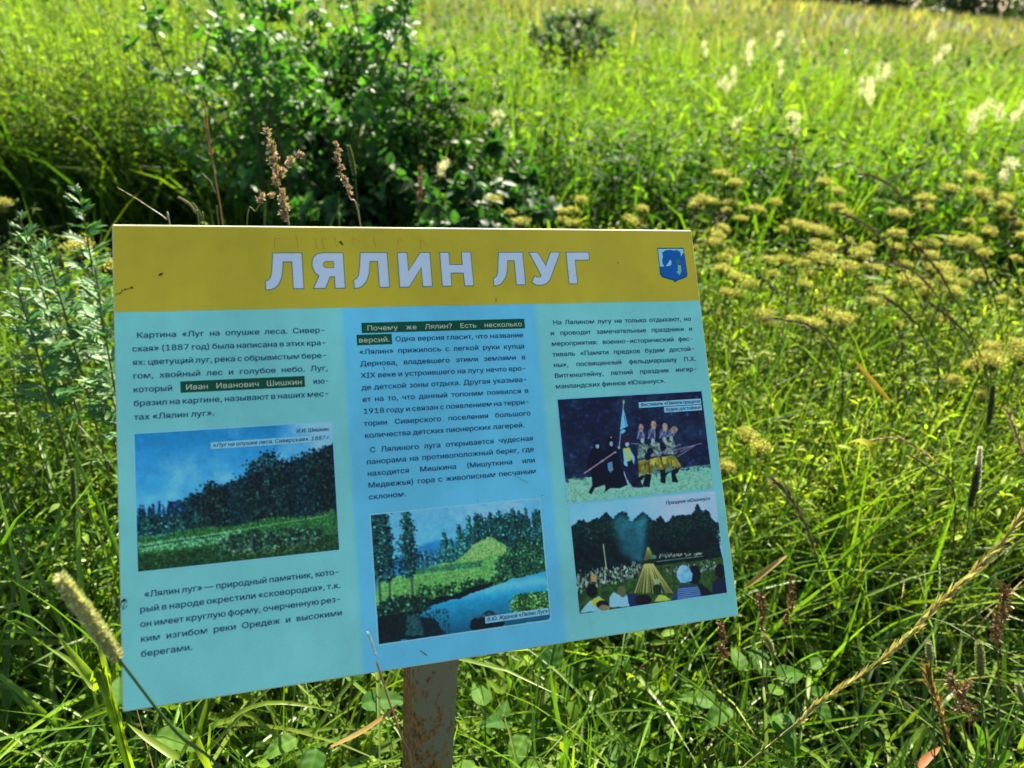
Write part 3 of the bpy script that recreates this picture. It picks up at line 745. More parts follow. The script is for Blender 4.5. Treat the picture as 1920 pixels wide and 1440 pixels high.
def picture_meadow():
    """A plain landscape: blue sky with cloud, a dark wood that climbs to the right, a meadow with bushes."""
    c = Canvas(300, 212); r = c.r
    n1 = c.noise(3, 6)
    k = np.clip(c.Y / 0.6, 0, 1)[..., None]
    c.img = (1 - k) * np.array([24, 116, 178.]) + k * np.array([64, 156, 214.])
    c.fill(np.clip((n1 - 0.48) * 2.6, 0, 1) * np.clip((c.Y - 0.12) * 4, 0, 1), (104, 176, 226), alpha=0.75)
    c.fill(np.clip((c.X - 0.5 - 0.5 * c.Y) * 2.6 + (n1 - .5), 0, 1), (140, 186, 232), alpha=0.75)
    for i in range(70): x = r.random() * 0.55; c.leafy(x, 0.53 + 0.03 * r.random() - 0.06 * x, 0.68, 0.03, (12, 38, 70), (20, 62, 96), n=40, conifer=True)
    for i in range(90):
        x = 0.24 + 0.78 * (i / 90); top = 0.53 - 0.33 * max(0, (x - 0.24) / 0.76) ** 1.1 - 0.05 * r.random()
        c.leafy(x, top, 0.74, 0.045, (6, 24, 40), (18, 56, 64), n=130, conifer=r.random() < 0.6)
    for i in range(30): c.leafy(r.random() * 0.5, 0.6 + 0.05 * r.random(), 0.74, 0.08, (10, 42, 50), (28, 82, 82), n=110)
    for x, tp, wd in ((0.36, 0.40, .10), (0.41, 0.46, .07), (0.585, 0.27, .14), (0.66, 0.2, .17), (0.73, 0.26, .13), (0.92, 0.24, .15), (0.99, 0.2, .12)):
        c.leafy(x, tp, 0.76, wd, (5, 14, 28), (24, 60, 50), n=int(3000 * wd))
    for i in range(18): c.line((0.56 + 0.2 * r.random(), 0.45 + 0.2 * r.random()), (0.57 + 0.2 * r.random(), 0.72), 0.7, (52, 84, 72), alpha=0.35)
    yt = lambda x: 0.75 - 0.055 * x + 0.012 * np.sin(x * 17)
    c.fill(np.clip((c.Y - yt(c.X)) * 70, 0, 1), (30, 92, 50))
    c.sward(5200, yt, (26, 84, 38), (76, 146, 78))
    c.sward(2600, lambda x: 0.88 + 0 * x, (10, 34, 20), (44, 82, 38))
    c.sward(500, lambda x: 0.80 - 0.05 * x, (120, 186, 150), (80, 160, 120), y1=0.86, x1=0.5)
    c.line((0.0, 0.815), (0.3, 0.79), 1.2, (96, 160, 130), alpha=.8); c.line((0.3, 0.79), (0.95, 0.73), 1.2, (104, 170, 120), alpha=.8); c.line((0, 0.83), (0.4, 0.795), 1.2, (12, 40, 40), alpha=.8)
    for i in range(34): c.leafy(0.42 + 0.5 * r.random(), 0.80 + 0.05 * r.random(), 0.93, 0.09, (16, 44, 38), (58, 104, 78), n=90)
    for i in range(9): x = r.random(); c.line((x, yt(x) - 0.02), (x + 0.003, yt(x) + 0.035), 1.2, (14, 32, 36))
    for i in range(26): x = 0.4 + 0.5 * r.random(); c.line((x, 0.93 + 0.05 * r.random()), (x + 0.07 * r.random(), 0.91 + 0.05 * r.random()), 0.8, (140, 160, 120), alpha=0.6)
    return c.out()


def picture_river():
    """A plain river bend: pines at the left, a grassy slope under a wooded hill, blue water with a dark bank."""
    c = Canvas(290, 206); r = c.r
    n1 = c.noise(3, 6)
    k = np.clip(c.Y / 0.4, 0, 1)[..., None]
    c.img = (1 - k) * np.array([84, 156, 202.]) + k * np.array([72, 160, 210.])
    c.fill(np.clip((n1 - 0.45) * 3, 0, 1), (138, 176, 218), alpha=0.7)
    hill = np.clip((c.Y - 0.30 + 0.06 * np.sin((c.X - 0.2) * 9)) * 30, 0, 1) * (c.X < 0.55); c.fill(hill, (26, 108, 170), alpha=0.85)
    for i in range(60): c.leafy(0.2 + 0.32 * r.random(), 0.33 + 0.06 * r.random(), 0.47, 0.03, (20, 72, 100), (40, 112, 132), n=50, conifer=True)
    for x, tp in ((0.41, .2), (0.445, .27), (0.5, .16), (0.56, .08), (0.53, .2)): c.leafy(x, tp, 0.44, 0.07, (14, 58, 74), (40, 106, 104), n=240, conifer=True)
    for i in range(80):
        x = 0.6 + 0.42 * r.random(); c.leafy(x, 0.06 + 0.1 * r.random() + 0.1 * abs(x - .78), 0.38 + 0.15 * (x - 0.6), 0.05, (12, 46, 62), (32, 92, 88), n=120, conifer=r.random() < .7)
    bank = c.mask([(0, .5), (.18, .5), (.3, .46), (.48, .42), (.56, .34), (.62, .29), (.66, .275), (.70, .28), (.76, .34), (.84, .40), (1, .44), (1, .66), (.6, .68), (.1, .74), (0, .72)])
    c.fill(bank.astype(float), (84, 156, 80)); c.sward(5200, lambda x: 0.26 + 0 * x, (56, 122, 66), (128, 176, 104), mask=bank, y1=0.76)
    slope = c.mask([(.47, .44), (.54, .36), (.62, .29), (.67, .275), (.73, .31), (.82, .41), (.6, .44)]); c.sward(1600, lambda x: 0.26 + 0 * x, (140, 172, 100), (170, 194, 126), mask=slope, y1=0.46)
    c.sward(900, lambda x: 0.46 + 0 * x, (36, 100, 84), (60, 130, 92), y1=0.5, x0=.2, x1=.62)
    for x, tp in ((0.82, .36), (0.88, .3), (0.94, .36), (0.99, .34), (0.76, .44)): c.leafy(x, tp, 0.66, 0.12, (10, 42, 44), (44, 104, 66), n=420)
    for i in range(40): c.leafy(0.24 + 0.76 * r.random(), 0.60 + 0.03 * r.random(), 0.72, 0.07, (12, 44, 32), (52, 118, 60), n=46)
    w = c.mask([(0.16, .76), (.4, .72), (.6, .69), (.8, .63), (1, .6), (1, 1), (0, 1), (0, .8)]).astype(float)
    c.fill(w, (26, 134, 184)); c.fill(w * np.clip(1 - np.abs(c.Y - 0.68) * 12, 0, 1), (108, 190, 222), alpha=0.7)
    c.fill(w * np.clip((c.Y - 0.76) * 3.2, 0, 1), (8, 62, 92), alpha=0.85)
    for i in range(140): x = r.random(); y = 0.64 + 0.3 * r.random(); c.line((x, y), (x + .04, y - .003), 0.6, (90, 170, 206), alpha=0.25 * w[int(min(.99, y) * c.h), int(x * c.w)])
    dk = c.mask([(0, .70), (.18, .73), (.42, .70), (.7, .63), (.62, .69), (.3, .77), (.2, .84), (.12, 1), (0, 1)]); c.fill(dk.astype(float), (8, 28, 32)); c.sward(1200, lambda x: .66 + 0 * x, (8, 26, 28), (30, 62, 48), mask=dk)
    c.poly([(.2, .82), (.32, .86), (.38, 1), (.1, 1)], (4, 22, 34), alpha=0.85); c.poly([(.17, .80), (.23, .80), (.25, .97), (.15, .97)], (56, 134, 146), alpha=0.55)
    c.sward(420, lambda x: .8 + 0 * x, (8, 30, 34), (20, 60, 60), x0=.1, x1=.4)
    for i in range(26): c.leafy(0.82 + 0.2 * r.random(), 0.76 + 0.05 * r.random(), 0.92, 0.09, (24, 66, 36), (84, 146, 72), n=100)
    c.ell(0.62, 0.96, 0.10, 0.085, (14, 30, 44), tex=c.noise(50, 2)); c.dabs(r.normal(.62, .04, 60), r.normal(.90, .012, 60), np.full(60, .006), np.full(60, .006), (60, 96, 110), .2, .6)
    for x, tp, w_ in ((0.02, -.1, .16), (0.075, -.15, .13), (0.2, 0.0, .13)):
        c.line((x, 0.78), (x + 0.003, max(tp, 0)), 2.4, (64, 92, 84)); c.line((x + .006, 0.78), (x + .009, max(tp, 0)), 1.0, (18, 40, 44))
        for q in range(5): c.leafy(x + r.normal(0, .012), 0.0 + 0.09 * q + tp * .4, 0.16 + 0.09 * q, w_ * (0.45 + 0.12 * q), (8, 36, 46), (34, 92, 86), n=120)
    for i in range(22): c.leafy(0.01 + 0.26 * r.random(), 0.66 + 0.04 * r.random(), 0.78, 0.06, (8, 30, 32), (34, 84, 62), n=50)
    return c.out()


def picture_march():
    """Re-enactors in old uniforms marching in line with muskets and a flag before dark woods."""
    c = Canvas(300, 196, [(120, 148), (1487, 60), (1607, 997), (215, 1137)])
    c.fill(1.0, (16, 24, 64)); c.fill(np.clip((c.noise(9, 5) - 0.45) * 3, 0, 1), (32, 60, 98), alpha=0.7)
    c.poly([(180, 905), (900, 850), (1570, 765), (1640, 1010), (200, 1160)], (98, 164, 146), tex=c.noise(70, 3), amt=0.28)
    for i in range(50):
        t = c.r.random(); c.ell(190 + 1390 * t, 905 - 130 * t + c.r.normal(0, 10), 14, 12, (60, 110, 110), alpha=0.5)
    c.sward(2600, lambda x: 0.78 - 0.02 * x, (76, 140, 126), (126, 184, 164), lo=.002, hi=.005)
    nB = 1500; c.dabs(c.r.random(nB), 0.8 * c.r.random(nB) ** .8, c.r.uniform(.004, .016, nB), c.r.uniform(.004, .02, nB), (22, 40, 82), 0.45, 0.4)
    dk, sk = (8, 8, 40), (110, 140, 170)
    # coats at the left
    c.poly([(590, 505), (640, 500), (650, 570), (690, 640), (705, 720), (785, 965), (700, 1000), (620, 988), (565, 1032), (572, 980), (540, 800), (575, 690), (570, 600)], dk)
    c.poly([(460, 545), (515, 548), (525, 600), (570, 640), (585, 720), (560, 800), (645, 990), (560, 960), (470, 990), (440, 1052), (410, 1035), (450, 960), (440, 850), (445, 780), (392, 838), (395, 750), (430, 640), (460, 610)], (12, 10, 38))
    for x, y in ((497, 592), (628, 570)): c.ell(x, y, 18, 24, sk)
    c.ell(488, 556, 32, 20, (10, 10, 34)); c.ell(618, 520, 34, 28, (10, 10, 34)); c.ell(628, 506, 9, 8, (150, 150, 190))
    c.poly([(590, 755), (640, 735), (650, 820), (620, 848), (600, 820)], (70, 120, 160))
    c.line((372, 852), (670, 645), 2.2, (150, 130, 160)); c.ell(665, 648, 12, 10, sk); c.ell(545, 735, 12, 10, sk)
    # flag
    c.line((747, 150), (703, 612), 1.6, (150, 160, 190)); c.ell(745, 165, 10, 18, (120, 150, 170))
    c.poly([(742, 225), (782, 400), (735, 420), (765, 440), (728, 478), (712, 440), (722, 320)], (88, 168, 222)); c.line((752, 300), (770, 400), 1.2, (20, 50, 90)); c.line((715, 440), (780, 405), 1.2, (20, 50, 90))
    # woman
    c.poly([(750, 735), (825, 735), (935, 985), (830, 990), (770, 900)], (22, 26, 66), tex=c.noise(50, 2), amt=0.6)
    c.line((752, 840), (790, 960), 2, (120, 150, 200))
    c.poly([(738, 612), (800, 598), (820, 725), (765, 745)], (146, 164, 78)); c.poly([(735, 618), (762, 640), (785, 790), (752, 770)], (92, 178, 216)); c.poly([(800, 600), (850, 700), (845, 770), (815, 700)], (92, 160, 200))
    c.ell(778, 568, 19, 24, (130, 160, 180)); c.ell(768, 535, 30, 22, (60, 24, 50)); c.ell(700, 605, 12, 14, sk)
    # soldiers
    for bx, by, pts in ((940, 640, [(880, 720), (990, 715), (1005, 790), (1000, 885), (950, 850), (890, 868)]), (1050, 620, [(985, 715), (1092, 695), (1142, 822), (1070, 812), (1030, 830), (1000, 885)]),
                        (1190, 600, [(1105, 695), (1235, 675), (1308, 792), (1240, 830), (1225, 780), (1195, 835), (1120, 790)])):
        c.poly([(bx - 65, by + 70), (bx - 60, by - 50), (bx - 10, by - 80), (bx + 40, by - 60), (bx + 55, by + 70)], (84, 116, 112), tex=c.noise(60, 2), amt=0.5)
        c.poly(pts, (128, 126, 44), tex=c.noise(40, 2), amt=0.45); mp_ = np.mean(pts, 0); c.line((mp_[0] - 4, mp_[1] - 40), (mp_[0] + 8, mp_[1] + 90), 2.0, (40, 44, 30), alpha=0.8); c.line(pts[0], pts[-1], 2.0, (34, 44, 40), alpha=0.7); c.line(pts[1], pts[2], 1.6, (40, 44, 30), alpha=0.7)
        c.line((bx - 40, by - 60), (bx + 30, by + 60), 1.8, (140, 170, 170)); c.line((bx + 25, by - 60), (bx - 45, by + 50), 1.2, (130, 150, 150))
    for P in ([(950, 795), (978, 872), (928, 870)], [(1045, 765), (1078, 835), (1012, 842)], [(1195, 755), (1228, 835), (1162, 836)]): c.poly(P, (70, 120, 110))
    for P in ([(880, 600), (905, 590), (990, 660), (970, 680)], [(985, 590), (1010, 580), (1110, 640), (1095, 662)], [(1130, 580), (1155, 570), (1270, 640), (1255, 664)]): c.poly(P, (64, 92, 96), tex=c.noise(60, 2), amt=0.5)
    for P in ([(915, 870), (960, 870), (850, 985), (820, 960)], [(955, 850), (1012, 868), (992, 985), (928, 978)], [(1100, 818), (1150, 822), (1146, 952), (1100, 942)], [(1150, 850), (1195, 832), (1110, 930)], [(1205, 825), (1300, 790), (1245, 870), (1272, 938), (1210, 942)]): c.poly(P, (12, 12, 38))
    for hx, hy, px, py, pr in ((918, 500, 912, 405, 24), (1020, 500, 1032, 378, 28), (1130, 490, 1142, 398, 27), (1195, 480, 1226, 424, 36)):
        c.poly([(hx - 45, hy + 20), (hx - 40, hy - 50), (px - 14, py), (px + 14, py + 10), (hx + 32, hy - 30), (hx + 26, hy + 30)], (60, 76, 122), tex=c.noise(60, 2), amt=0.4)
        c.ell(px, py + 8, pr * 0.95, pr * 1.6 if pr < 30 else pr, (134, 116, 104), tex=c.noise(80, 2), amt=0.3)
        c.line((px - 10, py + 30), (hx - 42, hy + 20), 1.2, (150, 150, 190)); c.line((px + 5, py + 35), (hx + 25, hy + 5), 1.2, (150, 150, 190))
        c.ell(hx + 6, hy + 38, 19, 26, (124, 150, 152))
    for a, b_ in (((885, 745), (1290, 570)), ((1090, 665), (1490, 562)), ((1260, 690), (1425, 585)), ((820, 565), (900, 570)), ((1290, 640), (1420, 580))): c.line(a, b_, 1.7, (120, 110, 140))
    for x, y in ((1000, 640), (1120, 600), (975, 690)): c.ell(x, y, 30, 34, (14, 16, 50))
    return c.out()


def picture_bonfire():
    """A midsummer gathering: pole bonfire with blue smoke, crowds before dark woods, heads in front."""
    c = Canvas(300, 196, [(132, 238), (1563, 92), (1662, 1092), (230, 1306)])
    s = np.clip((c.X - 0.3) * 2.5, 0, 1)[..., None]
    c.img = (1 - s) * np.array([98, 170, 226.]) + s * np.array([140, 176, 222.])
    c.fill(np.clip((c.noise(4, 4) - 0.5) * 3, 0, 1), (122, 186, 228), alpha=0.6)
    sk = [(145, 450), (180, 450), (230, 400), (270, 390), (310, 430), (350, 400), (420, 370), (460, 350), (500, 320), (560, 380), (640, 310), (690, 320), (740, 420), (800, 370), (860, 310), (930, 380), (980, 400), (1030, 360), (1080, 430), (1150, 355), (1240, 345), (1330, 350), (1390, 240), (1440, 310), (1490, 290), (1530, 390), (1570, 420)]
    c.poly(sk + [(1630, 800), (195, 930)], (7, 26, 32), tex=c.noise(40, 3), amt=0.8)
    T = c.m(sk); nT = 2600
    tx = c.r.random(nT); ty = np.interp(tx, T[:, 0], T[:, 1]) + np.abs(c.r.normal(0, 0.10, nT)) - 0.012
    c.dabs(tx, ty, c.r.uniform(.004, .010, nT), c.r.uniform(.006, .016, nT), (10, 36, 38), 0.4, 0.8)
    c.dabs(tx[:700], ty[:700] + .03, c.r.uniform(.003, .007, 700), c.r.uniform(.004, .01, 700), (26, 66, 52), 0.4, 0.6)
    sm = c.mask([(560, 380), (640, 310), (760, 400), (890, 310), (890, 500), (850, 800), (740, 780), (640, 700)]).astype(float)
    for k in range(22): sm = (sm + np.roll(sm, 1, 0) + np.roll(sm, -1, 0) + np.roll(sm, 2, 1) + np.roll(sm, -2, 1)) / 5
    c.fill(sm * (0.45 + 0.55 * c.noise(6, 4)), (40, 132, 164), tex=c.noise(8, 3), amt=0.3, alpha=0.85)
    c.poly([(195, 915), (800, 850), (1625, 745), (1680, 1110), (225, 1320)], (44, 84, 30), tex=c.noise(50, 3), amt=0.4)
    c.line((465, 620), (495, 870), 2, (150, 170, 140))
    for i in range(620):
        t = c.r.random(); x = 200 + 640 * t; y = 990 - 125 * t + c.r.normal(0, 36) * (1.2 - 0.4 * t)
        col = (lambda v: (v * 0.75, v * 0.95, v * 0.88))(60 + 130 * c.r.random()) if c.r.random() < 0.72 else (16, 30, 44)
        c.ell(x, y, 5 + 7 * c.r.random(), 10 + 14 * c.r.random(), col)
    for i in range(170):
        t = c.r.random(); v = 40 + 130 * c.r.random(); c.ell(1080 + 480 * t, 880 - 40 * t + c.r.normal(0, 26), 7, 13, (v * 0.75, v * 0.95, v * 0.9))
    for i in range(110):
        t = c.r.random(); v = 70 + 120 * c.r.random(); c.ell(1010 + 410 * t, 735 - 22 * t + c.r.normal(0, 9), 5, 9, (v * 0.8, v * 0.95, v * 0.9))
    c.line((985, 790), (1440, 735), 1.3, (120, 150, 130))
    c.poly([(893, 640), (915, 645), (1000, 760), (960, 800), (1135, 1095), (760, 1095), (850, 795), (860, 750)], (46, 62, 30))
    for k in range(22):
        u = k / 21; c.line((870 + 70 * u, 800), (762 + 372 * u + c.r.normal(0, 6), 1095), 1.4, (150 + 40 * c.r.random(), 170, 100), alpha=0.85)
    for k in range(8): c.line((896 + 2 * k, 650), (862 + 15 * k, 790), 1.2, (130, 150, 90), alpha=0.8)
    c.poly([(850, 785), (1000, 755), (985, 790), (960, 806), (850, 812)], (24, 44, 26)); c.poly([(940, 725), (985, 735), (975, 765), (930, 760)], (60, 130, 110))
    # heads and shoulders in front
    c.poly([(235, 1290), (320, 1180), (420, 1130), (520, 1230), (520, 1275)], (110, 170, 190)); c.ell(410, 1190, 70, 45, (150, 160, 60)); c.ell(455, 1215, 62, 45, (28, 26, 24)); c.ell(470, 1245, 55, 30, (120, 110, 70))
    c.poly([(520, 1240), (520, 1140), (560, 1090), (640, 1130), (720, 1110), (720, 1225)], (112, 180, 206)); c.ell(640, 1080, 42, 50, (84, 100, 60)); c.ell(650, 1110, 34, 32, (92, 92, 70))
    c.poly([(690, 1105), (790, 1110), (800, 1220), (715, 1230)], (26, 42, 100)); c.ell(850, 1165, 80, 55, (24, 16, 22))
    c.poly([(950, 1190), (1000, 1115), (1060, 1120), (1125, 1165)], (140, 168, 70)); c.ell(985, 1065, 42, 55, (30, 50, 30)); c.ell(985, 985, 32, 28, (120, 150, 110))
    c.ell(350, 1075, 55, 70, (18, 18, 22)); c.ell(370, 955, 30, 38, (150, 120, 80))
    c.poly([(1130, 1165), (1170, 1070), (1230, 1020), (1310, 1010), (1400, 1070), (1440, 1130)], (30, 56, 122))
    for k in range(6): c.line((1185, 1060 + 18 * k), (1400, 1040 + 18 * k), 1.3, (120, 170, 220), alpha=0.9)
    c.ell(1350, 920, 62, 95, (12, 22, 30)); c.poly([(1360, 1000), (1420, 1010), (1530, 1110), (1430, 1130)], (12, 26, 50))
    c.ell(1250, 910, 70, 85, (112, 176, 226), tex=c.noise(30, 2), amt=0.35); c.poly([(1180, 930), (1330, 900), (1320, 980), (1210, 995)], (92, 156, 220), tex=c.noise(30, 2), amt=0.3)
    c.poly([(1520, 1120), (1520, 1000), (1570, 950), (1660, 940), (1680, 1100)], (18, 34, 72)); c.ell(1600, 880, 50, 70, (16, 20, 24))
    return c.out()


def caption(parent, lines, y0, lead, size, x1, box=True, dark=True):
    for i, (s, xa) in enumerate(lines):
        y = y0 + i * lead
        polys = text_line(s, xa, x1, y, size, justify=True, slant=0.2, sx=1.08)
        if box: face_mesh('caption_box', [rect(xa - 1.6, y - size * 0.92, x1 + 1.4, y + size * 0.32)], 0.6, M_CAPTION_BOX, parent)
        face_mesh('lettering', fatten(polys, 0.05), 0.75, M_TEXT, parent)


def framed(name_label, x0, y0, x1, y1, img, border):
    fr = face_mesh('picture_print', [rect(x0, y0, x1, y1)], 0.3, print_material('picture_border_' + str(int(x0)), ink(*border)), sign)
    fr['label'] = name_label
    grid_print('picture', x0 + 1.4, y0 + 1.4, x1 - 1.4, y1 - 1.4, img, 0.45, fr)
    return fr


p1 = framed('printed picture of a meadow below a dark wood and blue sky', 13.6, 193.8, 188.0, 317.0, picture_meadow(), (104, 178, 214))
caption(p1, [('И.И. Шишкин.', 153.5)], 203.4, 7, 5.0, 184.3, box=False)
caption(p1, [('«Луг на опушке леса. Сиверская». 1887 г.', 79.5)], 211.6, 7, 5.0, 184.3)
p2 = framed('printed picture of a river bend with pines', 216.3, 285.2, 388.7, 407.3, picture_river(), (110, 180, 226))
caption(p2, [('В.Ю. Жданов «Лялин Луг»', 322.5)], 399.3, 7, 5.2, 385.0)
p3 = framed('printed picture of people marching in old uniforms', 416.0, 185.0, 588.6, 295.0, picture_march(), (96, 166, 200))
caption(p3, [('Фестиваль «Памяти предков', 511.0), ('будем достойны»', 540.5)], 199.0, 6.8, 4.9, 583.5)
p4 = framed('printed picture of a crowd around a pole bonfire', 417.4, 295.2, 590.0, 406.4, picture_bonfire(), (104, 172, 200))
caption(p4, [('Праздник «Юханнус»', 528.0)], 305.6, 7, 5.0, 581.5, box=False)


def build_wear():
    """Dirt specks, a dark splash and faint pencil scratches on the face."""
    r = random.Random(5)
    def blot(x, y, s, k=9, ax=1.0, rot=0.0):
        pts = []
        for i in range(k):
            a = 2 * math.pi * i / k; q = s * (0.5 + 0.8 * r.random())
            u, v = q * math.cos(a) * ax, q * math.sin(a)
            pts.append((x + u * math.cos(rot) - v * math.sin(rot), y + u * math.sin(rot) + v * math.cos(rot)))
        return pts
    P = [blot(205.3, 16.6, 1.2), blot(206.6, 18.6, 1.3), blot(360.2, 76.8, 0.9, ax=0.7), blot(360.0, 79.5, 0.8, ax=0.8), blot(40.5, 48.0, 1.0, ax=2.4, rot=-0.5), blot(15.6, 60.8, 1.0, ax=1.9, rot=-0.3),
         blot(48.9, 43.6, 0.4), blot(502.9, 38.8, 0.7, ax=1.5, rot=0.7), blot(449.8, 52.9, 0.6, ax=0.5), blot(391.0, 283.6, 0.5), blot(323, 282.6, 0.5), blot(168.3, 336.6, 0.6, ax=2.0, rot=-0.9)]
    for i in range(10): P.append(blot(2 + 11 * (i / 9) + r.gauss(0, .5), 67 - 5.5 * (i / 9) + r.gauss(0, .5), 0.5, ax=1.6, rot=-0.4))
    for i in range(46): P.append(blot(r.uniform(5, 595), r.uniform(5, 426), r.uniform(0.12, 0.34)))
    d = face_mesh('dirt_specks', P, 0.9, M_DARK, sign)
    Q = []
    def stroke(x0, y0, x1, y1, w=0.35):
        dx, dy = x1 - x0, y1 - y0; L = math.hypot(dx, dy) + 1e-6; nx, ny = -dy / L * w / 2, dx / L * w / 2
        Q.append([(x0 + nx, y0 + ny), (x1 + nx, y1 + ny), (x1 - nx, y1 - ny), (x0 - nx, y0 - ny)])
    for x in (143, 163, 181, 187, 200, 217, 238, 262, 285):          # worn pencil strokes above the title
        h = r.uniform(6, 13); stroke(x, 12 + r.uniform(-3, 2), x + r.uniform(-1, 2), 12 + h); 
        if r.random() < 0.7: stroke(x + 1, 12 + r.uniform(0, 4), x + r.uniform(5, 9), 14 + r.uniform(-2, 8), 0.3)
    face_mesh('scratches', Q, 0.75, M_SCRATCH, sign)
    Q.clear()
    stroke(255.5, 417.0, 261.5, 422.4, 0.6); stroke(239.3, 144, 240.2, 147, 0.5); stroke(362, 260, 377, 270, 0.25)
    # a small looped pen mark at the left edge
    pts = [(3.5 + 2.2 * math.cos(a) * (1 + .2 * math.cos(2 * a)), 341.5 + 4.2 * math.sin(a)) for a in np.linspace(0.3, 6.1, 12)]
    for a, b_ in zip(pts[:-1], pts[1:]): stroke(*a, *b_, 0.4)
    stroke(5, 338, 2.2, 346.5, 0.4)
    face_mesh('pen_marks', Q, 0.9, M_DARK, sign)


build_wear()


def build_post():
    """A 50 mm square steel tube with rounded edges, peeling grey paint and rust, turned a little under the board."""
    import bmesh
    m, nt, p = principled('rusty_painted_steel')
    geo = nt.nodes.new('ShaderNodeNewGeometry')
    mp = nt.nodes.new('ShaderNodeMapping'); mp.inputs['Scale'].default_value = (1, 1, 0.45)
    nt.links.new(geo.outputs['Position'], mp.inputs['Vector'])
    n1 = nt.nodes.new('ShaderNodeTexNoise'); n1.inputs['Scale'].default_value = 95; n1.inputs['Detail'].default_value = 9; n1.inputs['Roughness'].default_value = 0.72
    n2 = nt.nodes.new('ShaderNodeTexNoise'); n2.inputs['Scale'].default_value = 260; n2.inputs['Detail'].default_value = 4
    for n in (n1, n2): nt.links.new(mp.outputs[0], n.inputs['Vector'])
    at_ = nt.nodes.new('ShaderNodeAttribute'); at_.attribute_name = 'tint'      # how worn each edge is
    sp = nt.nodes.new('ShaderNodeSeparateColor'); nt.links.new(at_.outputs['Color'], sp.inputs[0])
    ad = nt.nodes.new('ShaderNodeMath'); ad.operation = 'ADD'
    nt.links.new(n1.outputs[0], ad.inputs[0]); nt.links.new(sp.outputs[0], ad.inputs[1])
    cr = nt.nodes.new('ShaderNodeValToRGB'); e = cr.color_ramp.elements
    e[0].position, e[0].color = 0.60, (0, 0, 0, 1); e[1].position, e[1].color = 0.68, (1, 1, 1, 1)
    nt.links.new(ad.outputs[0], cr.inputs[0])
    rust = nt.nodes.new('ShaderNodeValToRGB'); e = rust.color_ramp.elements
    e[0].position, e[0].color = 0.35, (0.06, 0.022, 0.008, 1); e[1].position, e[1].color = 0.7, (0.34, 0.16, 0.045, 1)
    nt.links.new(n2.outputs[0], rust.inputs[0])
    mix = nt.nodes.new('ShaderNodeMix'); mix.data_type = 'RGBA'
    nt.links.new(cr.outputs[0], mix.inputs['Factor']); mix.inputs['A'].default_value = (0.16, 0.145, 0.11, 1)
    nt.links.new(rust.outputs[0], mix.inputs['B']); nt.links.new(mix.outputs['Result'], p.inputs['Base Color'])
    rg = nt.nodes.new('ShaderNodeMapRange'); rg.inputs['To Min'].default_value = 0.45; rg.inputs['To Max'].default_value = 0.9
    nt.links.new(cr.outputs[0], rg.inputs[0]); nt.links.new(rg.outputs[0], p.inputs['Roughness'])
    bu = nt.nodes.new('ShaderNodeBump'); bu.inputs['Strength'].default_value = 0.5; bu.inputs['Distance'].default_value = 0.002
    nt.links.new(n2.outputs[0], bu.inputs['Height']); nt.links.new(bu.outputs[0], p.inputs['Normal'])
    cx, cy, zt = POST_X, POST_Y, POST_TOP
    s, r_ = 0.0285, 0.007
    ring, wear = [], []
    for q, (sx_, sy_) in enumerate(((1, 1), (-1, 1), (-1, -1), (1, -1))):
        for k in range(4):
            a = R(90 * q + 30 * k)
            ring.append((sx_ * (s - r_) + r_ * math.cos(a), sy_ * (s - r_) + r_ * math.sin(a)))
            wear.append(0.10)
    ca, sa = math.cos(POST_TURN), math.sin(POST_TURN)
    ring = [(x * ca - y * sa, x * sa + y * ca) for x, y in ring]
    zs = np.linspace(-0.1, zt, 40)
    n = len(ring)
    P = np.array([[(cx + x, cy + y, z) for x, y in ring] for z in zs]) - np.array(sign.location)
    col = np.zeros((len(zs), n, 3))
    for i, z in enumerate(zs):
        for j in range(n):
            left = -ring[j][0] / s
            col[i, j, 0] = 0.035 + 0.13 * max(0, left) + 0.10 * max(0, 1 - (z - 0.62) / 0.14) * max(0, left + 0.3) + 0.05 * (z < 0.66)
    q = [(i * n + j, i * n + (j + 1) % n, (i + 1) * n + (j + 1) % n, (i + 1) * n + j) for i in range(len(zs) - 1) for j in range(n)]
    c = Cloud(); c.add(P.reshape(1, -1, 3), q, col.reshape(1, -1, 3))
    post = c.build('post', m, sign)
    # a welded steel plate between tube and board, and two bolts
    bm = bmesh.new()
    for (xa, xb, ya, yb, za, zb) in ((238, 330, 250, 400, -SIGN_T - 4.2, -SIGN_T - 0.2),):
        v = [bm.verts.new(mm(x, y, z) - sign.location) for z in (za, zb) for x, y in ((xa, ya), (xb, ya), (xb, yb), (xa, yb))]
        for f in ((0, 1, 2, 3), (7, 6, 5, 4), (0, 4, 5, 1), (1, 5, 6, 2), (2, 6, 7, 3), (3, 7, 4, 0)): bm.faces.new([v[i] for i in f])
    bmesh.ops.recalc_face_normals(bm, faces=bm.faces)
    bmesh.ops.bevel(bm, geom=list(bm.edges), offset=0.001, segments=1, affect='EDGES')
    me = bpy.data.meshes.new('mounting_plate'); bm.to_mesh(me); bm.free(); me.materials.append(m)
    o = bpy.data.objects.new('mounting_plate', me); COL.objects.link(o); o.parent = sign


POST_X, POST_Y, POST_TURN = -0.072, 0.66, R(27)
POST_TOP = 1.075
build_post()

# ------------------------------------------------------------------ vegetation
YG, MG, DG, CG = (0.165, 0.255, 0.018), (0.064, 0.152, 0.014), (0.022, 0.070, 0.012), (0.090, 0.165, 0.045)
LIME = (0.31, 0.38, 0.030)
STRAW, BROWN = (0.40, 0.32, 0.13), (0.20, 0.11, 0.045)


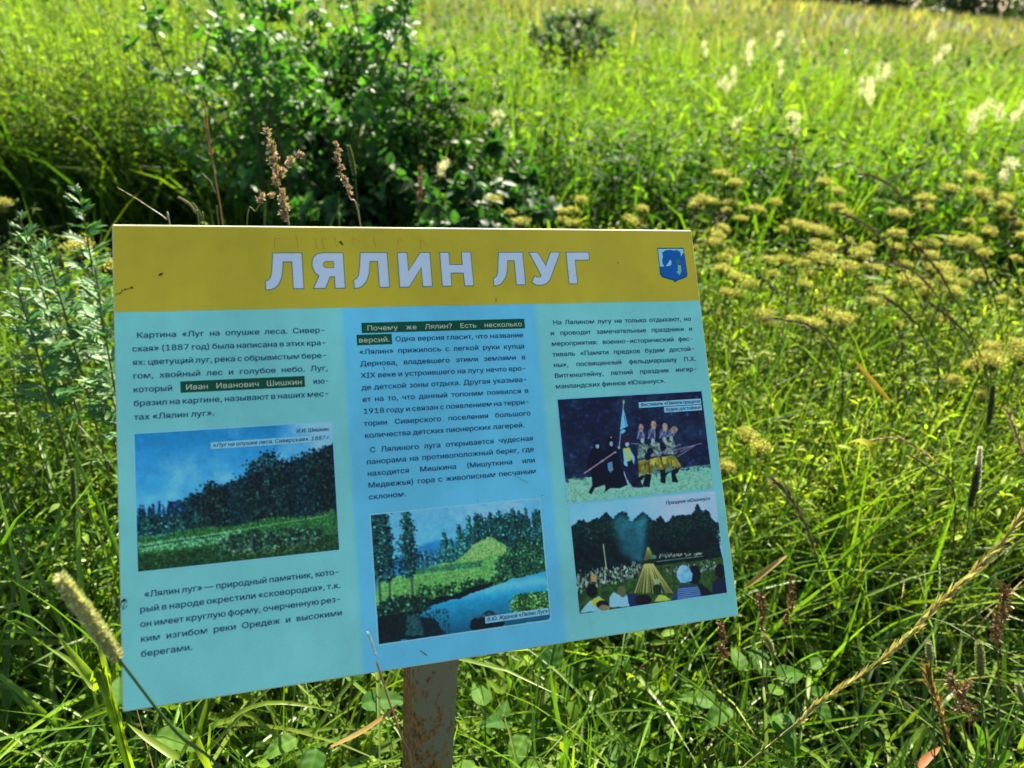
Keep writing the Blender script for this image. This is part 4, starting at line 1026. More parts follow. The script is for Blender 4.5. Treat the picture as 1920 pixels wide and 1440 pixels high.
def scatter(n, x0, x1, y0, y1, keep=None):
    x, y = rng.uniform(x0, x1, n), rng.uniform(y0, y1, n)
    k = np.abs(x) < 0.86 * y + 0.55          # only what could be seen from about here
    if keep is not None: k &= keep(x, y)
    x, y = x[k], y[k]
    return np.stack([x, y, np.zeros_like(x)], -1)


def value_noise(x, y, s, seed):
    r = np.random.default_rng(seed); g = r.random((64, 64))
    fx, fy = x / s + 200, y / s + 200
    i, j = np.floor(fx).astype(int), np.floor(fy).astype(int); u, v = fx - i, fy - j
    u, v = u * u * (3 - 2 * u), v * v * (3 - 2 * v)
    G = lambda a, b_: g[a % 64, b_ % 64]
    return (G(i, j) * (1 - u) + G(i + 1, j) * u) * (1 - v) + (G(i, j + 1) * (1 - u) + G(i + 1, j + 1) * u) * v


def post_free(x, y): return ~((np.abs(x - POST_X) < 0.05) & (np.abs(y - POST_Y) < 0.055))


def under_board(x, y): return (x > -0.42) & (x < 0.34) & (y < 1.02)


def grass(cl, n, box, h, w, keep=None, lean=0.28, droop=(0.9, 0.6), cols=(MG, YG), base=DG, segs=5, hmap=None, fold=False, amt=0.22, tuft=0.0):
    P = scatter(n, *box, keep=keep)
    if tuft:                               # gather blades into tufts
        c = P[rng.integers(0, len(P), max(1, len(P) // 9))]
        k = rng.integers(0, len(c), len(P)); P = c[k] + np.c_[rng.normal(0, tuft, (len(P), 2)), np.zeros(len(P))]
        P = P[post_free(P[:, 0], P[:, 1])]
    m = len(P)
    H = rng.uniform(h[0], h[1], m)
    if hmap is not None: H = H * hmap(P[:, 0], P[:, 1])
    W = rng.uniform(w[0], w[1], m)
    az = rng.uniform(0, 2 * math.pi, m)
    le = np.abs(rng.normal(0, lean, m)); dr = np.clip(rng.normal(droop[0], droop[1], m), 0, 2.4)
    t = rng.random(m)
    nz = value_noise(P[:, 0], P[:, 1], 0.45, 3)
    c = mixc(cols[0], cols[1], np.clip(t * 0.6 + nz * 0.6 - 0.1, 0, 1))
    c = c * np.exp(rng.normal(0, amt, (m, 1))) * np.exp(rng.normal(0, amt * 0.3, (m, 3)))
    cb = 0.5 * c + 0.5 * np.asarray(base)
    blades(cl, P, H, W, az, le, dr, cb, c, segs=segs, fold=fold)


def herb(cl, n, box, h, nleaf, L, keep=None, cols=(MG, YG), shape='oval', ratio=0.5, top=0.35, hmap=None, stems=None, up=0.35, spread=0.05, amt=0.22):
    """Leafy herb stalks: a thin stem and leaves around its upper part."""
    P = scatter(n, *box, keep=keep); m = len(P)
    if m == 0: return
    H = rng.uniform(h[0], h[1], m)
    if hmap is not None: H = H * hmap(P[:, 0], P[:, 1])
    az = rng.uniform(0, 2 * math.pi, m); le = rng.normal(0, 0.16, m)
    tip = P + np.stack([np.sin(le) * np.cos(az) * H, np.sin(le) * np.sin(az) * H, np.cos(le) * H], -1)
    s = np.linspace(0, 1, 4)
    path = P[:, None] * (1 - s[None, :, None]) + tip[:, None] * s[None, :, None]
    if stems is not None: tubes(stems, path, np.full((m, 4), 0.0014), jitter((0.06, 0.085, 0.02), m), sides=3)
    t = rng.uniform(top, 1.0, (m, nleaf)) ** 0.8
    pos = (P[:, None] * (1 - t[..., None]) + tip[:, None] * t[..., None]).reshape(-1, 3)
    k = m * nleaf
    a = rng.uniform(0, 2 * math.pi, k)
    el = rng.normal(up, 0.45, k)
    d = np.stack([np.cos(a) * np.cos(el), np.sin(a) * np.cos(el), np.sin(el)], -1)
    pos = pos + d * rng.uniform(0, spread, (k, 1))
    nr = np.array([0, 0, 1.0]) + rng.normal(0, 0.45, (k, 3))
    LL = rng.uniform(L[0], L[1], k) * (1.15 - 0.45 * t.reshape(-1))
    cc = mixc(cols[0], cols[1], np.clip(np.repeat(value_noise(P[:, 0], P[:, 1], 0.5, 8), nleaf) + rng.normal(0, 0.25, k), 0, 1))
    cc = cc * np.exp(rng.normal(0, amt, (k, 1))) * np.exp(rng.normal(0, amt * 0.3, (k, 3)))
    leaves(cl, pos, d, nr, LL, LL * ratio * rng.uniform(0.8, 1.2, k), cc, shape=shape, bend=rng.normal(0.2, 0.2, k))


def edge_y(x): return 3.05 - 0.12 * x        # where the tall growth starts


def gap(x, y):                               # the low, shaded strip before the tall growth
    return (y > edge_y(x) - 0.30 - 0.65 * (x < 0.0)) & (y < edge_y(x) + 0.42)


def near_zone(x, y): return (y < edge_y(x)) & ~gap(x, y)


def far_zone(x, y): return (y > edge_y(x)) & ~gap(x, y)


def nb(x, y): return near_zone(x, y) & post_free(x, y) & ~under_board(x, y)


# --- near growth: long arching grass, fine herbs, fallen straw
c = Cloud(); st = Cloud()
right_low = lambda x, y: nb(x, y) & (x > 0.15) & (y < 1.75)
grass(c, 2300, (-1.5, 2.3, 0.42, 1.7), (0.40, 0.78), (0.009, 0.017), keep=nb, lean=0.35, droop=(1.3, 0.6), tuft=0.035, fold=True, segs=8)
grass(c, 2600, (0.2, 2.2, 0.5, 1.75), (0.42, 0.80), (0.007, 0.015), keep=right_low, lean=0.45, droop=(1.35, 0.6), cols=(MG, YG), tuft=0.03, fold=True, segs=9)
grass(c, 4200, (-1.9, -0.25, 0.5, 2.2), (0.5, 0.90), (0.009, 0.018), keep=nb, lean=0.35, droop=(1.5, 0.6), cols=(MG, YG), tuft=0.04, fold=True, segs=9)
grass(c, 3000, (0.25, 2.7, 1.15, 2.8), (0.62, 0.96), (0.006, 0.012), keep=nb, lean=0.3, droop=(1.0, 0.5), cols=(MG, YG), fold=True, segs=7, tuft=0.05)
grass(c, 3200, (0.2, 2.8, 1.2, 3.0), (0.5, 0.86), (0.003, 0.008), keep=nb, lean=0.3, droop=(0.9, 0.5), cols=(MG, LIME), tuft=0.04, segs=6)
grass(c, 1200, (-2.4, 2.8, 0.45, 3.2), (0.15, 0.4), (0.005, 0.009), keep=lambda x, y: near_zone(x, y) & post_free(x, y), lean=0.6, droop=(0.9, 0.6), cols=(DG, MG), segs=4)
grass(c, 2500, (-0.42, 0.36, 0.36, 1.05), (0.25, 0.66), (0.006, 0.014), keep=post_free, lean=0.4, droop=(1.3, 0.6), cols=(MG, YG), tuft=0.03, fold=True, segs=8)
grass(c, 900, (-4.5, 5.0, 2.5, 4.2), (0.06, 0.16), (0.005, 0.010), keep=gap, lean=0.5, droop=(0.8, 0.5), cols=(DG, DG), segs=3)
tag(c.build('meadow_grass', M_BLADE), kind='stuff')

c = Cloud()
herb(c, 1000, (-1.8, -0.2, 1.0, 2.2), (0.40, 0.74), 30, (0.016, 0.036), keep=lambda x, y: nb(x, y) & (y > 0.8), cols=(MG, YG), shape='oval', ratio=0.36, stems=st)
fine = lambda x, y: nb(x, y) & (x > 0.30 - 0.1 * (y - 1))
herb(c, 2000, (0.05, 3.0, 1.3, 3.1), (0.45, 0.72), 34, (0.018, 0.042), keep=fine, cols=(MG, LIME), shape='lance', ratio=0.24, stems=st, top=0.5, up=0.45)
herb(c, 1000, (0.15, 3.0, 1.3, 3.05), (0.48, 0.76), 26, (0.022, 0.050), keep=fine, cols=(YG, (0.33, 0.44, 0.04)), shape='lance', ratio=0.3, stems=st, top=0.6, up=0.25)
herb(c, 1300, (0.15, 3.0, 1.3, 3.0), (0.52, 0.80), 44, (0.006, 0.015), keep=fine, cols=(YG, (0.30, 0.37, 0.04)), shape='tiny', ratio=0.4, stems=st, top=0.6, spread=0.035, up=0.8)
herb(c, 460, (0.2, 2.2, 0.55, 1.5), (0.2, 0.48), 18, (0.025, 0.055), keep=nb, cols=(DG, YG), shape='oval', ratio=0.36, stems=st)
herb(c, 500, (-0.6, 1.4, 2.1, 2.75), (0.45, 0.75), 26, (0.025, 0.05), keep=lambda x, y: near_zone(x, y) & (x > 0.05 + 0.25 * rng.random(len(x))), cols=(MG, YG), shape='lance', ratio=0.3, stems=st)
herb(c, 260, (-0.42, 0.36, 0.45, 1.05), (0.15, 0.48), 14, (0.03, 0.06), keep=post_free, cols=(MG, YG), shape='ovate', ratio=0.42, stems=st)
tag(c.build('herb_undergrowth', M_HERB), kind='stuff')
tag(st.build('herb_stalks', M_STEM), kind='stuff')

c = Cloud()
grass(c, 700, (0.6, 2.1, 0.95, 1.7), (0.35, 0.75), (0.003, 0.006), lean=0.8, droop=(1.4, 0.5), cols=(STRAW, (0.50, 0.45, 0.22)), base=BROWN, segs=8, amt=0.15, tuft=0.05)
grass(c, 320, (-0.9, 2.2, 0.5, 1.8), (0.4, 0.70), (0.0015, 0.004), keep=nb, lean=0.5, droop=(1.2, 0.6), cols=(STRAW, (0.46, 0.38, 0.16)), base=BROWN, segs=7, amt=0.2)
tag(c.build('dry_grass', M_STRAW), kind='stuff')

# --- the tall growth beyond the strip and the open meadow behind it
c = Cloud(); st = Cloud(); hb = Cloud()
edge = lambda x, y: 0.62 + 0.38 * value_noise(x, y, 0.6, 21) + 0.18 * value_noise(x, y, 0.22, 22)
wide = lambda x, y: 0.66 + 0.36 * value_noise(x, y, 2.2, 23) + 0.14 * value_noise(x, y, 0.5, 24)
front = lambda x, y: far_zone(x, y) & (y < edge_y(x) + 1.15)
SEDGE, OCHRE = (0.095, 0.135, 0.045), (0.24, 0.22, 0.06)
grass(c, 11000, (-5.5, 6.0, 3.0, 7.0), (0.70, 1.08), (0.010, 0.020), keep=far_zone, lean=0.22, droop=(0.8, 0.45), cols=((0.05, 0.13, 0.014), YG), hmap=edge, segs=5, tuft=0.06)
grass(c, 8000, (-4.5, 5.2, 3.0, 4.6), (0.65, 1.08), (0.012, 0.022), keep=front, lean=0.3, droop=(0.9, 0.5), cols=(DG, MG), hmap=edge, segs=5, tuft=0.06)  # darker greens put the shade of the front face into the colour
grass(c, 17000, (-11, 12, 6.5, 14), (0.6, 1.05), (0.012, 0.024), lean=0.25, droop=(0.8, 0.45), cols=((0.09, 0.17, 0.02), YG), hmap=wide, segs=3, tuft=0.12, amt=0.3)
grass(c, 20000, (-28, 28, 13, 34), (0.55, 1.0), (0.025, 0.05), lean=0.3, droop=(0.7, 0.4), cols=(SEDGE, (0.19, 0.195, 0.065)), segs=2, amt=0.4, tuft=0.35, hmap=wide)
grass(c, 22000, (-90, 90, 32, 100), (0.5, 1.1), (0.06, 0.14), lean=0.3, droop=(0.5, 0.4), cols=((0.11, 0.14, 0.06), (0.20, 0.185, 0.09)), segs=2, amt=0.45, tuft=0.8)
tag(c.build('tall_meadow_grass', M_GRASS), kind='stuff')
herb(hb, 1900, (-4.5, 5.5, 3.0, 5.4), (0.55, 1.02), 24, (0.05, 0.10), keep=far_zone, cols=(MG, YG), shape='lance', ratio=0.3, hmap=edge, stems=st, top=0.25)
herb(hb, 3400, (-4.2, 4.8, 2.9, 4.9), (0.45, 1.02), 28, (0.04, 0.085), keep=front, cols=(DG, (0.045, 0.12, 0.014)), shape='oval', ratio=0.5, hmap=edge, stems=st, top=0.1)  # dark leaf colours stand in for shade on the front face
herb(hb, 2200, (-4.0, -1.0, 2.9, 4.8), (0.7, 1.28), 60, (0.02, 0.042), keep=far_zone, cols=(MG, (0.20, 0.30, 0.02)), shape='lance', ratio=0.3, hmap=edge, stems=st, top=0.1)
herb(hb, 900, (-9, 10, 5.2, 10), (0.7, 1.1), 16, (0.05, 0.10), cols=(MG, YG), shape='lance', ratio=0.35, hmap=wide, top=0.5)
herb(hb, 900, (-16, 18, 9, 20), (0.6, 1.1), 14, (0.08, 0.16), cols=((0.04, 0.09, 0.02), MG), shape='oval', ratio=0.45, hmap=wide, top=0.4, spread=0.15)
herb(hb, 330, (-1.3, -0.45, 3.5, 4.2), (0.8, 1.15), 50, (0.04, 0.08), keep=far_zone, cols=(DG, MG), shape='oval', ratio=0.5, stems=st, top=0.1)  # dense herbs added behind the shrub to keep its foot in shadow
tag(hb.build('tall_herb_growth', M_TALL), kind='stuff')
tag(st.build('tall_herb_stalks', M_STEM), kind='stuff')
hs = Cloud()
herb(hs, 4200, (-14, 16, 6, 18), (0.85, 1.12), 18, (0.010, 0.022), cols=((0.30, 0.24, 0.10), (0.34, 0.30, 0.16)), shape='tiny', ratio=0.35, top=0.86, spread=0.02, up=1.0)
herb(hs, 4000, (-40, 45, 16, 60), (0.85, 1.15), 10, (0.03, 0.07), cols=((0.30, 0.23, 0.11), (0.32, 0.29, 0.17)), shape='tiny', ratio=0.4, top=0.85, spread=0.05, up=1.0)
tag(hs.build('meadow_seed_heads', M_STRAW), kind='stuff')
th = Cloud()
P = np.stack([rng.uniform(-95, 120, 9000), rng.uniform(92, 104, 9000), np.abs(rng.normal(0, 1.5, 9000))], -1)
leaves(th, P, rng.normal(0, 1, P.shape), rng.normal(0, 1, P.shape) + np.array([0, 0, 1.0]), rng.uniform(0.5, 1.1, len(P)), rng.uniform(0.3, 0.6, len(P)), jitter((0.03, 0.055, 0.02), len(P), 0.3), shape='oval')
tag(th.build('far_thicket_foliage', M_BUSH), kind='stuff')

# ------------------------------------------------------------------ single plants
def cloud_leaf_along(cl, pts, n, L, ratio, cols, t0=0.3, t1=1.0, shape='oval', out=0.9, droop=0.2, amt=0.2):
    """Leaves that stand off along a stem polyline."""
    P = curve_pts(pts, 40); tan = unit(np.gradient(P, axis=0))
    t = np.sort(rng.uniform(t0, t1, n)); i = np.clip((t * 39).astype(int), 0, 39)
    r = unit(rng.normal(0, 1, (n, 3))); r -= np.sum(r * tan[i], -1, keepdims=True) * tan[i]; r = unit(r)
    d = unit(tan[i] * (1 - out) + r * out)
    nr = unit(np.array([0, 0, 1.0]) + rng.normal(0, 0.4, (n, 3)))
    LL = rng.uniform(L[0], L[1], n)
    c = mixc(cols[0], cols[1], rng.random(n)) * np.exp(rng.normal(0, amt, (n, 1)))
    leaves(cl, P[i], d, nr, LL, LL * ratio * rng.uniform(0.85, 1.15, n), c, shape=shape, bend=rng.normal(droop, 0.15, n))


def build_bush(name, label, loc, n_stem, height, spread, L, n_leaf, cat='shrub', cols=((0.04, 0.13, 0.035), (0.10, 0.22, 0.03)), group=None, tw=5):
    root = empty(name, loc, label, cat, group)
    st_, lf = Cloud(), Cloud()
    for s in range(n_stem):
        a = 2 * math.pi * s / n_stem + random.gauss(0, 0.4); sp = spread * random.uniform(0.25, 1.0); h = height * random.uniform(0.72, 1.0) * (1 - 0.25 * sp / spread)
        base = np.array([0.08 * math.cos(a), 0.08 * math.sin(a), 0.0])
        p = [base, base + np.array([sp * 0.3 * math.cos(a), sp * 0.3 * math.sin(a), h * 0.35]), base + np.array([sp * 0.72 * math.cos(a), sp * 0.72 * math.sin(a), h * 0.72]), base + np.array([sp * math.cos(a), sp * math.sin(a), h])]
        p = [q + np.array([random.gauss(0, .03), random.gauss(0, .03), 0]) * k for k, q in enumerate(p)]
        P = curve_pts(p, 14)
        tubes(st_, P[None], np.linspace(0.009, 0.0025, 14)[None], np.array([[0.075, 0.07, 0.035]]), sides=6)
        cloud_leaf_along(lf, p, n_leaf, L, 0.6, cols, t0=0.2, out=0.75)
        for k in range(tw):
            i = random.randint(4, 12); b0 = P[i]; aa = random.uniform(0, 6.28); ln = random.uniform(0.18, 0.42) * (1.2 - i / 16) * height / 1.6
            q = [b0, b0 + np.array([math.cos(aa) * ln * .5, math.sin(aa) * ln * .5, ln * .35]), b0 + np.array([math.cos(aa) * ln, math.sin(aa) * ln, ln * random.uniform(0.3, 0.9)])]
            tubes(st_, curve_pts(q, 6)[None], np.linspace(0.003, 0.0012, 6)[None], np.array([[0.08, 0.085, 0.04]]), sides=4)
            cloud_leaf_along(lf, q, int(n_leaf * 0.5), L, 0.6, cols, t0=0.1, out=0.75)
    st_.build('stem', M_STEM, root); lf.build('foliage', M_BUSH, root)
    return root


_b = at(575, 330, 3.25)
build_bush('leafy_shrub', 'dark green shrub with round glossy leaves rising out of view behind the board', (_b[0], 3.25, 0), 20, 1.9, 0.60, (0.026, 0.055), 54, tw=9)
_b = at(800, 330, 3.05)
build_bush('leafy_shrub', 'low shrub with shade painted into its leaf colour, spilling to the right of the tall glossy shrub', (_b[0], 3.2, 0), 22, 0.98, 0.58, (0.04, 0.07), 46, cols=((0.025, 0.075, 0.025), (0.05, 0.13, 0.025)), tw=8)  # leaf colours darkened to stand in for shade beside the tall shrub
_b = at(1078, 60, 11.0)
build_bush('leafy_shrub', 'small dark round shrub alone in the far meadow', (_b[0], 11.0, 0), 26, 1.25, 0.5, (0.03, 0.06), 70, cols=((0.05, 0.11, 0.05), (0.09, 0.16, 0.07)), tw=8)


# --- grass stalks with seed heads
def seed_stalk(name, label, cat, stem_px, head_px, Y, rad, head_w, head_col, stem_col=(0.16, 0.17, 0.06), style='loose', group=None, foot=True, dens=1.0, Yh=None, parent=None, mat=None):
    """Stalk through photo points stem_px (foot first) on plane y = Y; seed head along head_px."""
    Yh = Y if Yh is None else Yh
    S = [at(x, y, Y) for x, y in stem_px]
    if foot:                               # carry the stalk on in its own direction down to the soil
        f = S[0]; v = (S[0] - S[1]) if len(S) > 1 else np.array([0, 0, -1.0]); v = v / max(-v[2], 0.2)
        h = v[:2] * f[2]; ln = np.linalg.norm(h)
        if ln > 0.3: h = h * 0.3 / ln
        q = lambda t: np.array([f[0] + h[0] * t, f[1] + h[1] * t, f[2] * (1 - t)])
        S = [q(1.0), q(0.66), q(0.33)] + S
    loc = Vector(S[0]) if foot else Vector((S[0][0], S[0][1], S[0][2]))
    root = empty(name, loc, label, cat, group)
    o = np.array(loc)
    P = curve_pts([s - o for s in S], 40)
    cs = Cloud(); tubes(cs, P[None], np.linspace(rad * 1.25, rad, 40)[None], np.array([stem_col]), sides=5); cs.build('stalk', mat or M_STEM, root)
    heads = head_px if isinstance(head_px[0], list) else [head_px]
    for hp in heads:
        H = [at(x, y, Yh) - o for x, y in hp]
        k = 30
        Q = curve_pts(H, k); tan = unit(np.gradient(Q, axis=0)); Lh = np.sum(np.linalg.norm(np.diff(Q, axis=0), axis=1))
        ch = Cloud()
        prof = np.sin(np.clip(np.linspace(0.08, 0.97, k), 0, 1) * math.pi) ** 0.45
        col = np.asarray(head_col)
        if style == 'spike':               # a dense bristly cylinder
            tubes(ch, Q[None], (head_w * 0.36 * prof)[None], col[None] * 0.8, sides=8)
            n = int(dens * 1400 * max(Lh / 0.07, 0.5))
            t = rng.random(n); i = (t * (k - 1)).astype(int)
            r = unit(rng.normal(0, 1, (n, 3))); r = unit(r - np.sum(r * tan[i], -1, keepdims=True) * tan[i])
            p0 = Q[i] + (Q[np.minimum(i + 1, k - 1)] - Q[i]) * (t * (k - 1) - i)[:, None] + r * (head_w * 0.30 * prof[i])[:, None]
            ln = head_w * rng.uniform(0.22, 0.42, n)
            leaves(ch, p0, unit(r + tan[i] * 0.55), rng.normal(0, 1, (n, 3)), ln, ln * 0.3, jitter(col * 1.25, n, 0.25), shape='tiny', bend=0)
        elif style == 'clump':             # cocksfoot-like knots of spikelets
            m = max(3, int(Lh / (head_w * 0.55)))
            for c_ in np.linspace(0.04, 0.97, m):
                i0 = int(c_ * (k - 1)); rr = unit(rng.normal(0, 1, 3)); ctr = Q[i0] + rr * head_w * 0.22
                n = int(34 * dens)
                d = unit(rng.normal(0, 0.65, (n, 3)) + tan[i0] * 0.9 + rr * 0.5)
                p0 = ctr + rng.normal(0, head_w * 0.16, (n, 3)); ln = head_w * rng.uniform(0.35, 0.6, n)
                leaves(ch, p0, d, rng.normal(0, 1, (n, 3)), ln, ln * 0.38, jitter(col, n, 0.3), shape='oval', bend=0.1)
        else:                              # spikelets pressed along the stalk
            tubes(ch, Q[None], np.full((1, k), rad * 0.8), col[None] * 0.9, sides=5)
            n = int(dens * max(14, Lh / 0.0035))
            t = np.linspace(0, 0.995, n); i = (t * (k - 1)).astype(int)
            r = unit(rng.normal(0, 1, (n, 3))); r = unit(r - np.sum(r * tan[i], -1, keepdims=True) * tan[i])
            p0 = Q[i] + (Q[np.minimum(i + 1, k - 1)] - Q[i]) * (t * (k - 1) - i)[:, None]
            ln = head_w * rng.uniform(1.0, 1.9, n) * (0.6 + 0.4 * prof[i])
            leaves(ch, p0, unit(tan[i] + r * rng.uniform(0.15, 0.4, (n, 1))), r + rng.normal(0, .3, (n, 3)), ln, ln * 0.22, jitter(col, n, 0.25), shape='lance', bend=-0.05)
        ch.build('seed_head', M_STEM if sum(head_col) < 0.5 and style != 'spike' else M_STRAW, root)
    return root


TAN, RUST, OLIVE, PALE = (0.37, 0.29, 0.18), (0.22, 0.10, 0.04), (0.17, 0.18, 0.06), (0.40, 0.36, 0.24)
ABOVE = 'dry seed stalks rising behind the top edge of the board'
seed_stalk('seed_stalk', 'thick tan seed stalk with a side branch, tallest above the yellow header', 'grass stalk', [(544, 440), (528, 372)],
           [[(540, 396), (526, 350), (512, 300), (503, 243)], [(527, 332), (540, 312), (557, 290)], [(541, 414), (534, 396)]], 1.02, 0.0012, 0.0125, TAN, TAN, 'clump', ABOVE)
seed_stalk('seed_stalk', 'thin tan stalk with one small bent knot left of the tallest seed stalk', 'grass stalk', [(462, 440), (480, 395), (497, 372)], [(484, 380), (496, 368), (506, 362)], 1.02, 0.0009, 0.011, TAN, OLIVE, 'clump', ABOVE)
seed_stalk('seed_stalk', 'slender rusty seed stalk standing against the shrub foliage', 'grass stalk', [(420, 440), (408, 360), (396, 290)], [(400, 310), (392, 260), (384, 196)], 1.25, 0.0014, 0.011, (0.25, 0.14, 0.05), (0.3, 0.16, 0.07), 'loose', ABOVE)
seed_stalk('seed_stalk', 'pinkish dry seed stalk leaning left beside a green spike', 'grass stalk', [(678, 440), (655, 370), (642, 330)], [[(646, 345), (636, 308), (628, 272)], [(656, 362), (651, 342)]], 1.02, 0.0011, 0.009, (0.34, 0.25, 0.17), (0.28, 0.2, 0.14), 'clump', ABOVE)
seed_stalk('seed_stalk', 'smooth green grass spike right of the pinkish seed stalk', 'grass stalk', [(676, 440), (670, 380), (666, 335)], [(665, 330), (660, 300), (653, 272)], 1.1, 0.0007, 0.0068, (0.10, 0.15, 0.05), (0.04, 0.07, 0.02), 'spike', ABOVE)
seed_stalk('seed_stalk', 'pale drooping grass ear near the top left corner of the board', 'grass stalk', [(322, 440), (312, 412), (285, 392)], [(285, 392), (255, 372), (224, 354)], 1.05, 0.0009, 0.004, PALE, PALE, 'loose', ABOVE)
seed_stalk('seed_stalk', 'small olive grass ear curving left just above the board', 'grass stalk', [(376, 440), (368, 400)], [(368, 400), (354, 382), (334, 369)], 1.05, 0.0009, 0.0045, (0.24, 0.24, 0.12), OLIVE, 'spike', ABOVE)
seed_stalk('seed_stalk', 'short green grass ear next to the small olive ear', 'grass stalk', [(386, 440), (380, 412)], [(380, 412), (370, 394), (360, 380)], 1.06, 0.0008, 0.0045, (0.14, 0.17, 0.08), OLIVE, 'spike', ABOVE)
seed_stalk('seed_stalk', 'grey grass ear tucked against the rusty seed stalk', 'grass stalk', [(412, 440), (406, 385)], [(404, 362), (394, 340), (380, 326)], 1.2, 0.0009, 0.0045, (0.25, 0.24, 0.17), OLIVE, 'loose', ABOVE)
seed_stalk('seed_stalk', 'pale curved ear of grass above the middle of the header band', 'grass stalk', [(985, 440), (980, 350)], [(978, 335), (966, 312), (952, 293)], 2.2, 0.0013, 0.008, (0.36, 0.33, 0.2), OLIVE, 'loose', ABOVE)

# big stalks close to the reader
seed_stalk('seed_stalk', 'long golden seed stalk crossing the lower right corner diagonally', 'grass stalk', [(1330, 1500), (1440, 1400), (1500, 1352)],
           [(1490, 1362), (1545, 1312), (1640, 1250), (1705, 1190), (1765, 1128), (1830, 1068), (1885, 1010), (1960, 900)], 0.56, 0.0012, 0.0105, (0.47, 0.43, 0.15), (0.20, 0.21, 0.06), 'loose', dens=2.6)
seed_stalk('seed_stalk', 'bristly pale green timothy spike leaning over the lower left corner of the board', 'grass stalk', [(440, 1480), (330, 1372), (222, 1234)],
           [(222, 1236), (190, 1190), (150, 1135), (112, 1082)], 0.385, 0.0012, 0.0115, (0.42, 0.44, 0.20), (0.05, 0.11, 0.03), 'spike')
seed_stalk('seed_stalk', 'thin reddish stalk with a white tip before the bottom edge of the board', 'grass stalk', [(775, 1460), (752, 1380), (728, 1310), (706, 1240)], [(704, 1228), (698, 1208), (690, 1187)], 0.42, 0.0009, 0.003, (0.5, 0.5, 0.45), (0.3, 0.16, 0.07), 'loose')

TIM = 'timothy spikes in the grass to the right of the board'
for lab, stem, head, Y, w, col in (
        ('fat upright pale green timothy spike near the lower right corner', [(1850, 1440), (1842, 1330), (1838, 1268)], [(1838, 1266), (1838, 1240), (1835, 1203)], 0.72, 0.0105, (0.24, 0.27, 0.10)),
        ('small pale timothy spike above the golden diagonal stalk', [(1752, 1440), (1748, 1300), (1744, 1236)], [(1744, 1236), (1743, 1222), (1740, 1202)], 0.72, 0.009, (0.26, 0.29, 0.14)),
        ('timothy spike cut by the right edge of the picture', [(1935, 1440), (1925, 1350), (1918, 1316)], [(1918, 1316), (1914, 1300), (1908, 1280)], 0.74, 0.009, (0.24, 0.28, 0.11)),
        ('short bent timothy spike just right of the lower right board corner', [(1500, 1340), (1470, 1260), (1448, 1222)], [(1448, 1222), (1442, 1204), (1430, 1190)], 0.85, 0.009, (0.30, 0.31, 0.13)),
        ('dark timothy spike with a pale tip on the right', [(1800, 1060), (1815, 980), (1818, 950)], [(1818, 950), (1826, 915), (1834, 872)], 1.0, 0.0105, (0.07, 0.10, 0.03)),
        ('dark timothy spike high on the right, upper one of two', [(1845, 860), (1853, 800)], [(1853, 796), (1858, 760), (1862, 722)], 1.25, 0.010, (0.07, 0.10, 0.035)),
        ('dark timothy spike on the left side of the grass beside the board', [(142, 1010), (140, 960)], [(140, 965), (138, 920), (136, 880)], 0.95, 0.0085, (0.12, 0.17, 0.05))):
    seed_stalk('timothy_spike', lab, 'grass stalk', stem, head, Y, 0.0011, w, col, (0.09, 0.13, 0.035), 'spike', TIM)
r_ = seed_stalk('timothy_spike', 'timothy spike bleached white at its end on the right', 'grass stalk', [(1812, 1060), (1826, 990), (1832, 930)], [(1832, 920), (1834, 885), (1838, 838)], 1.0, 0.0011, 0.0085, (0.55, 0.55, 0.42), (0.09, 0.13, 0.035), 'spike', TIM)

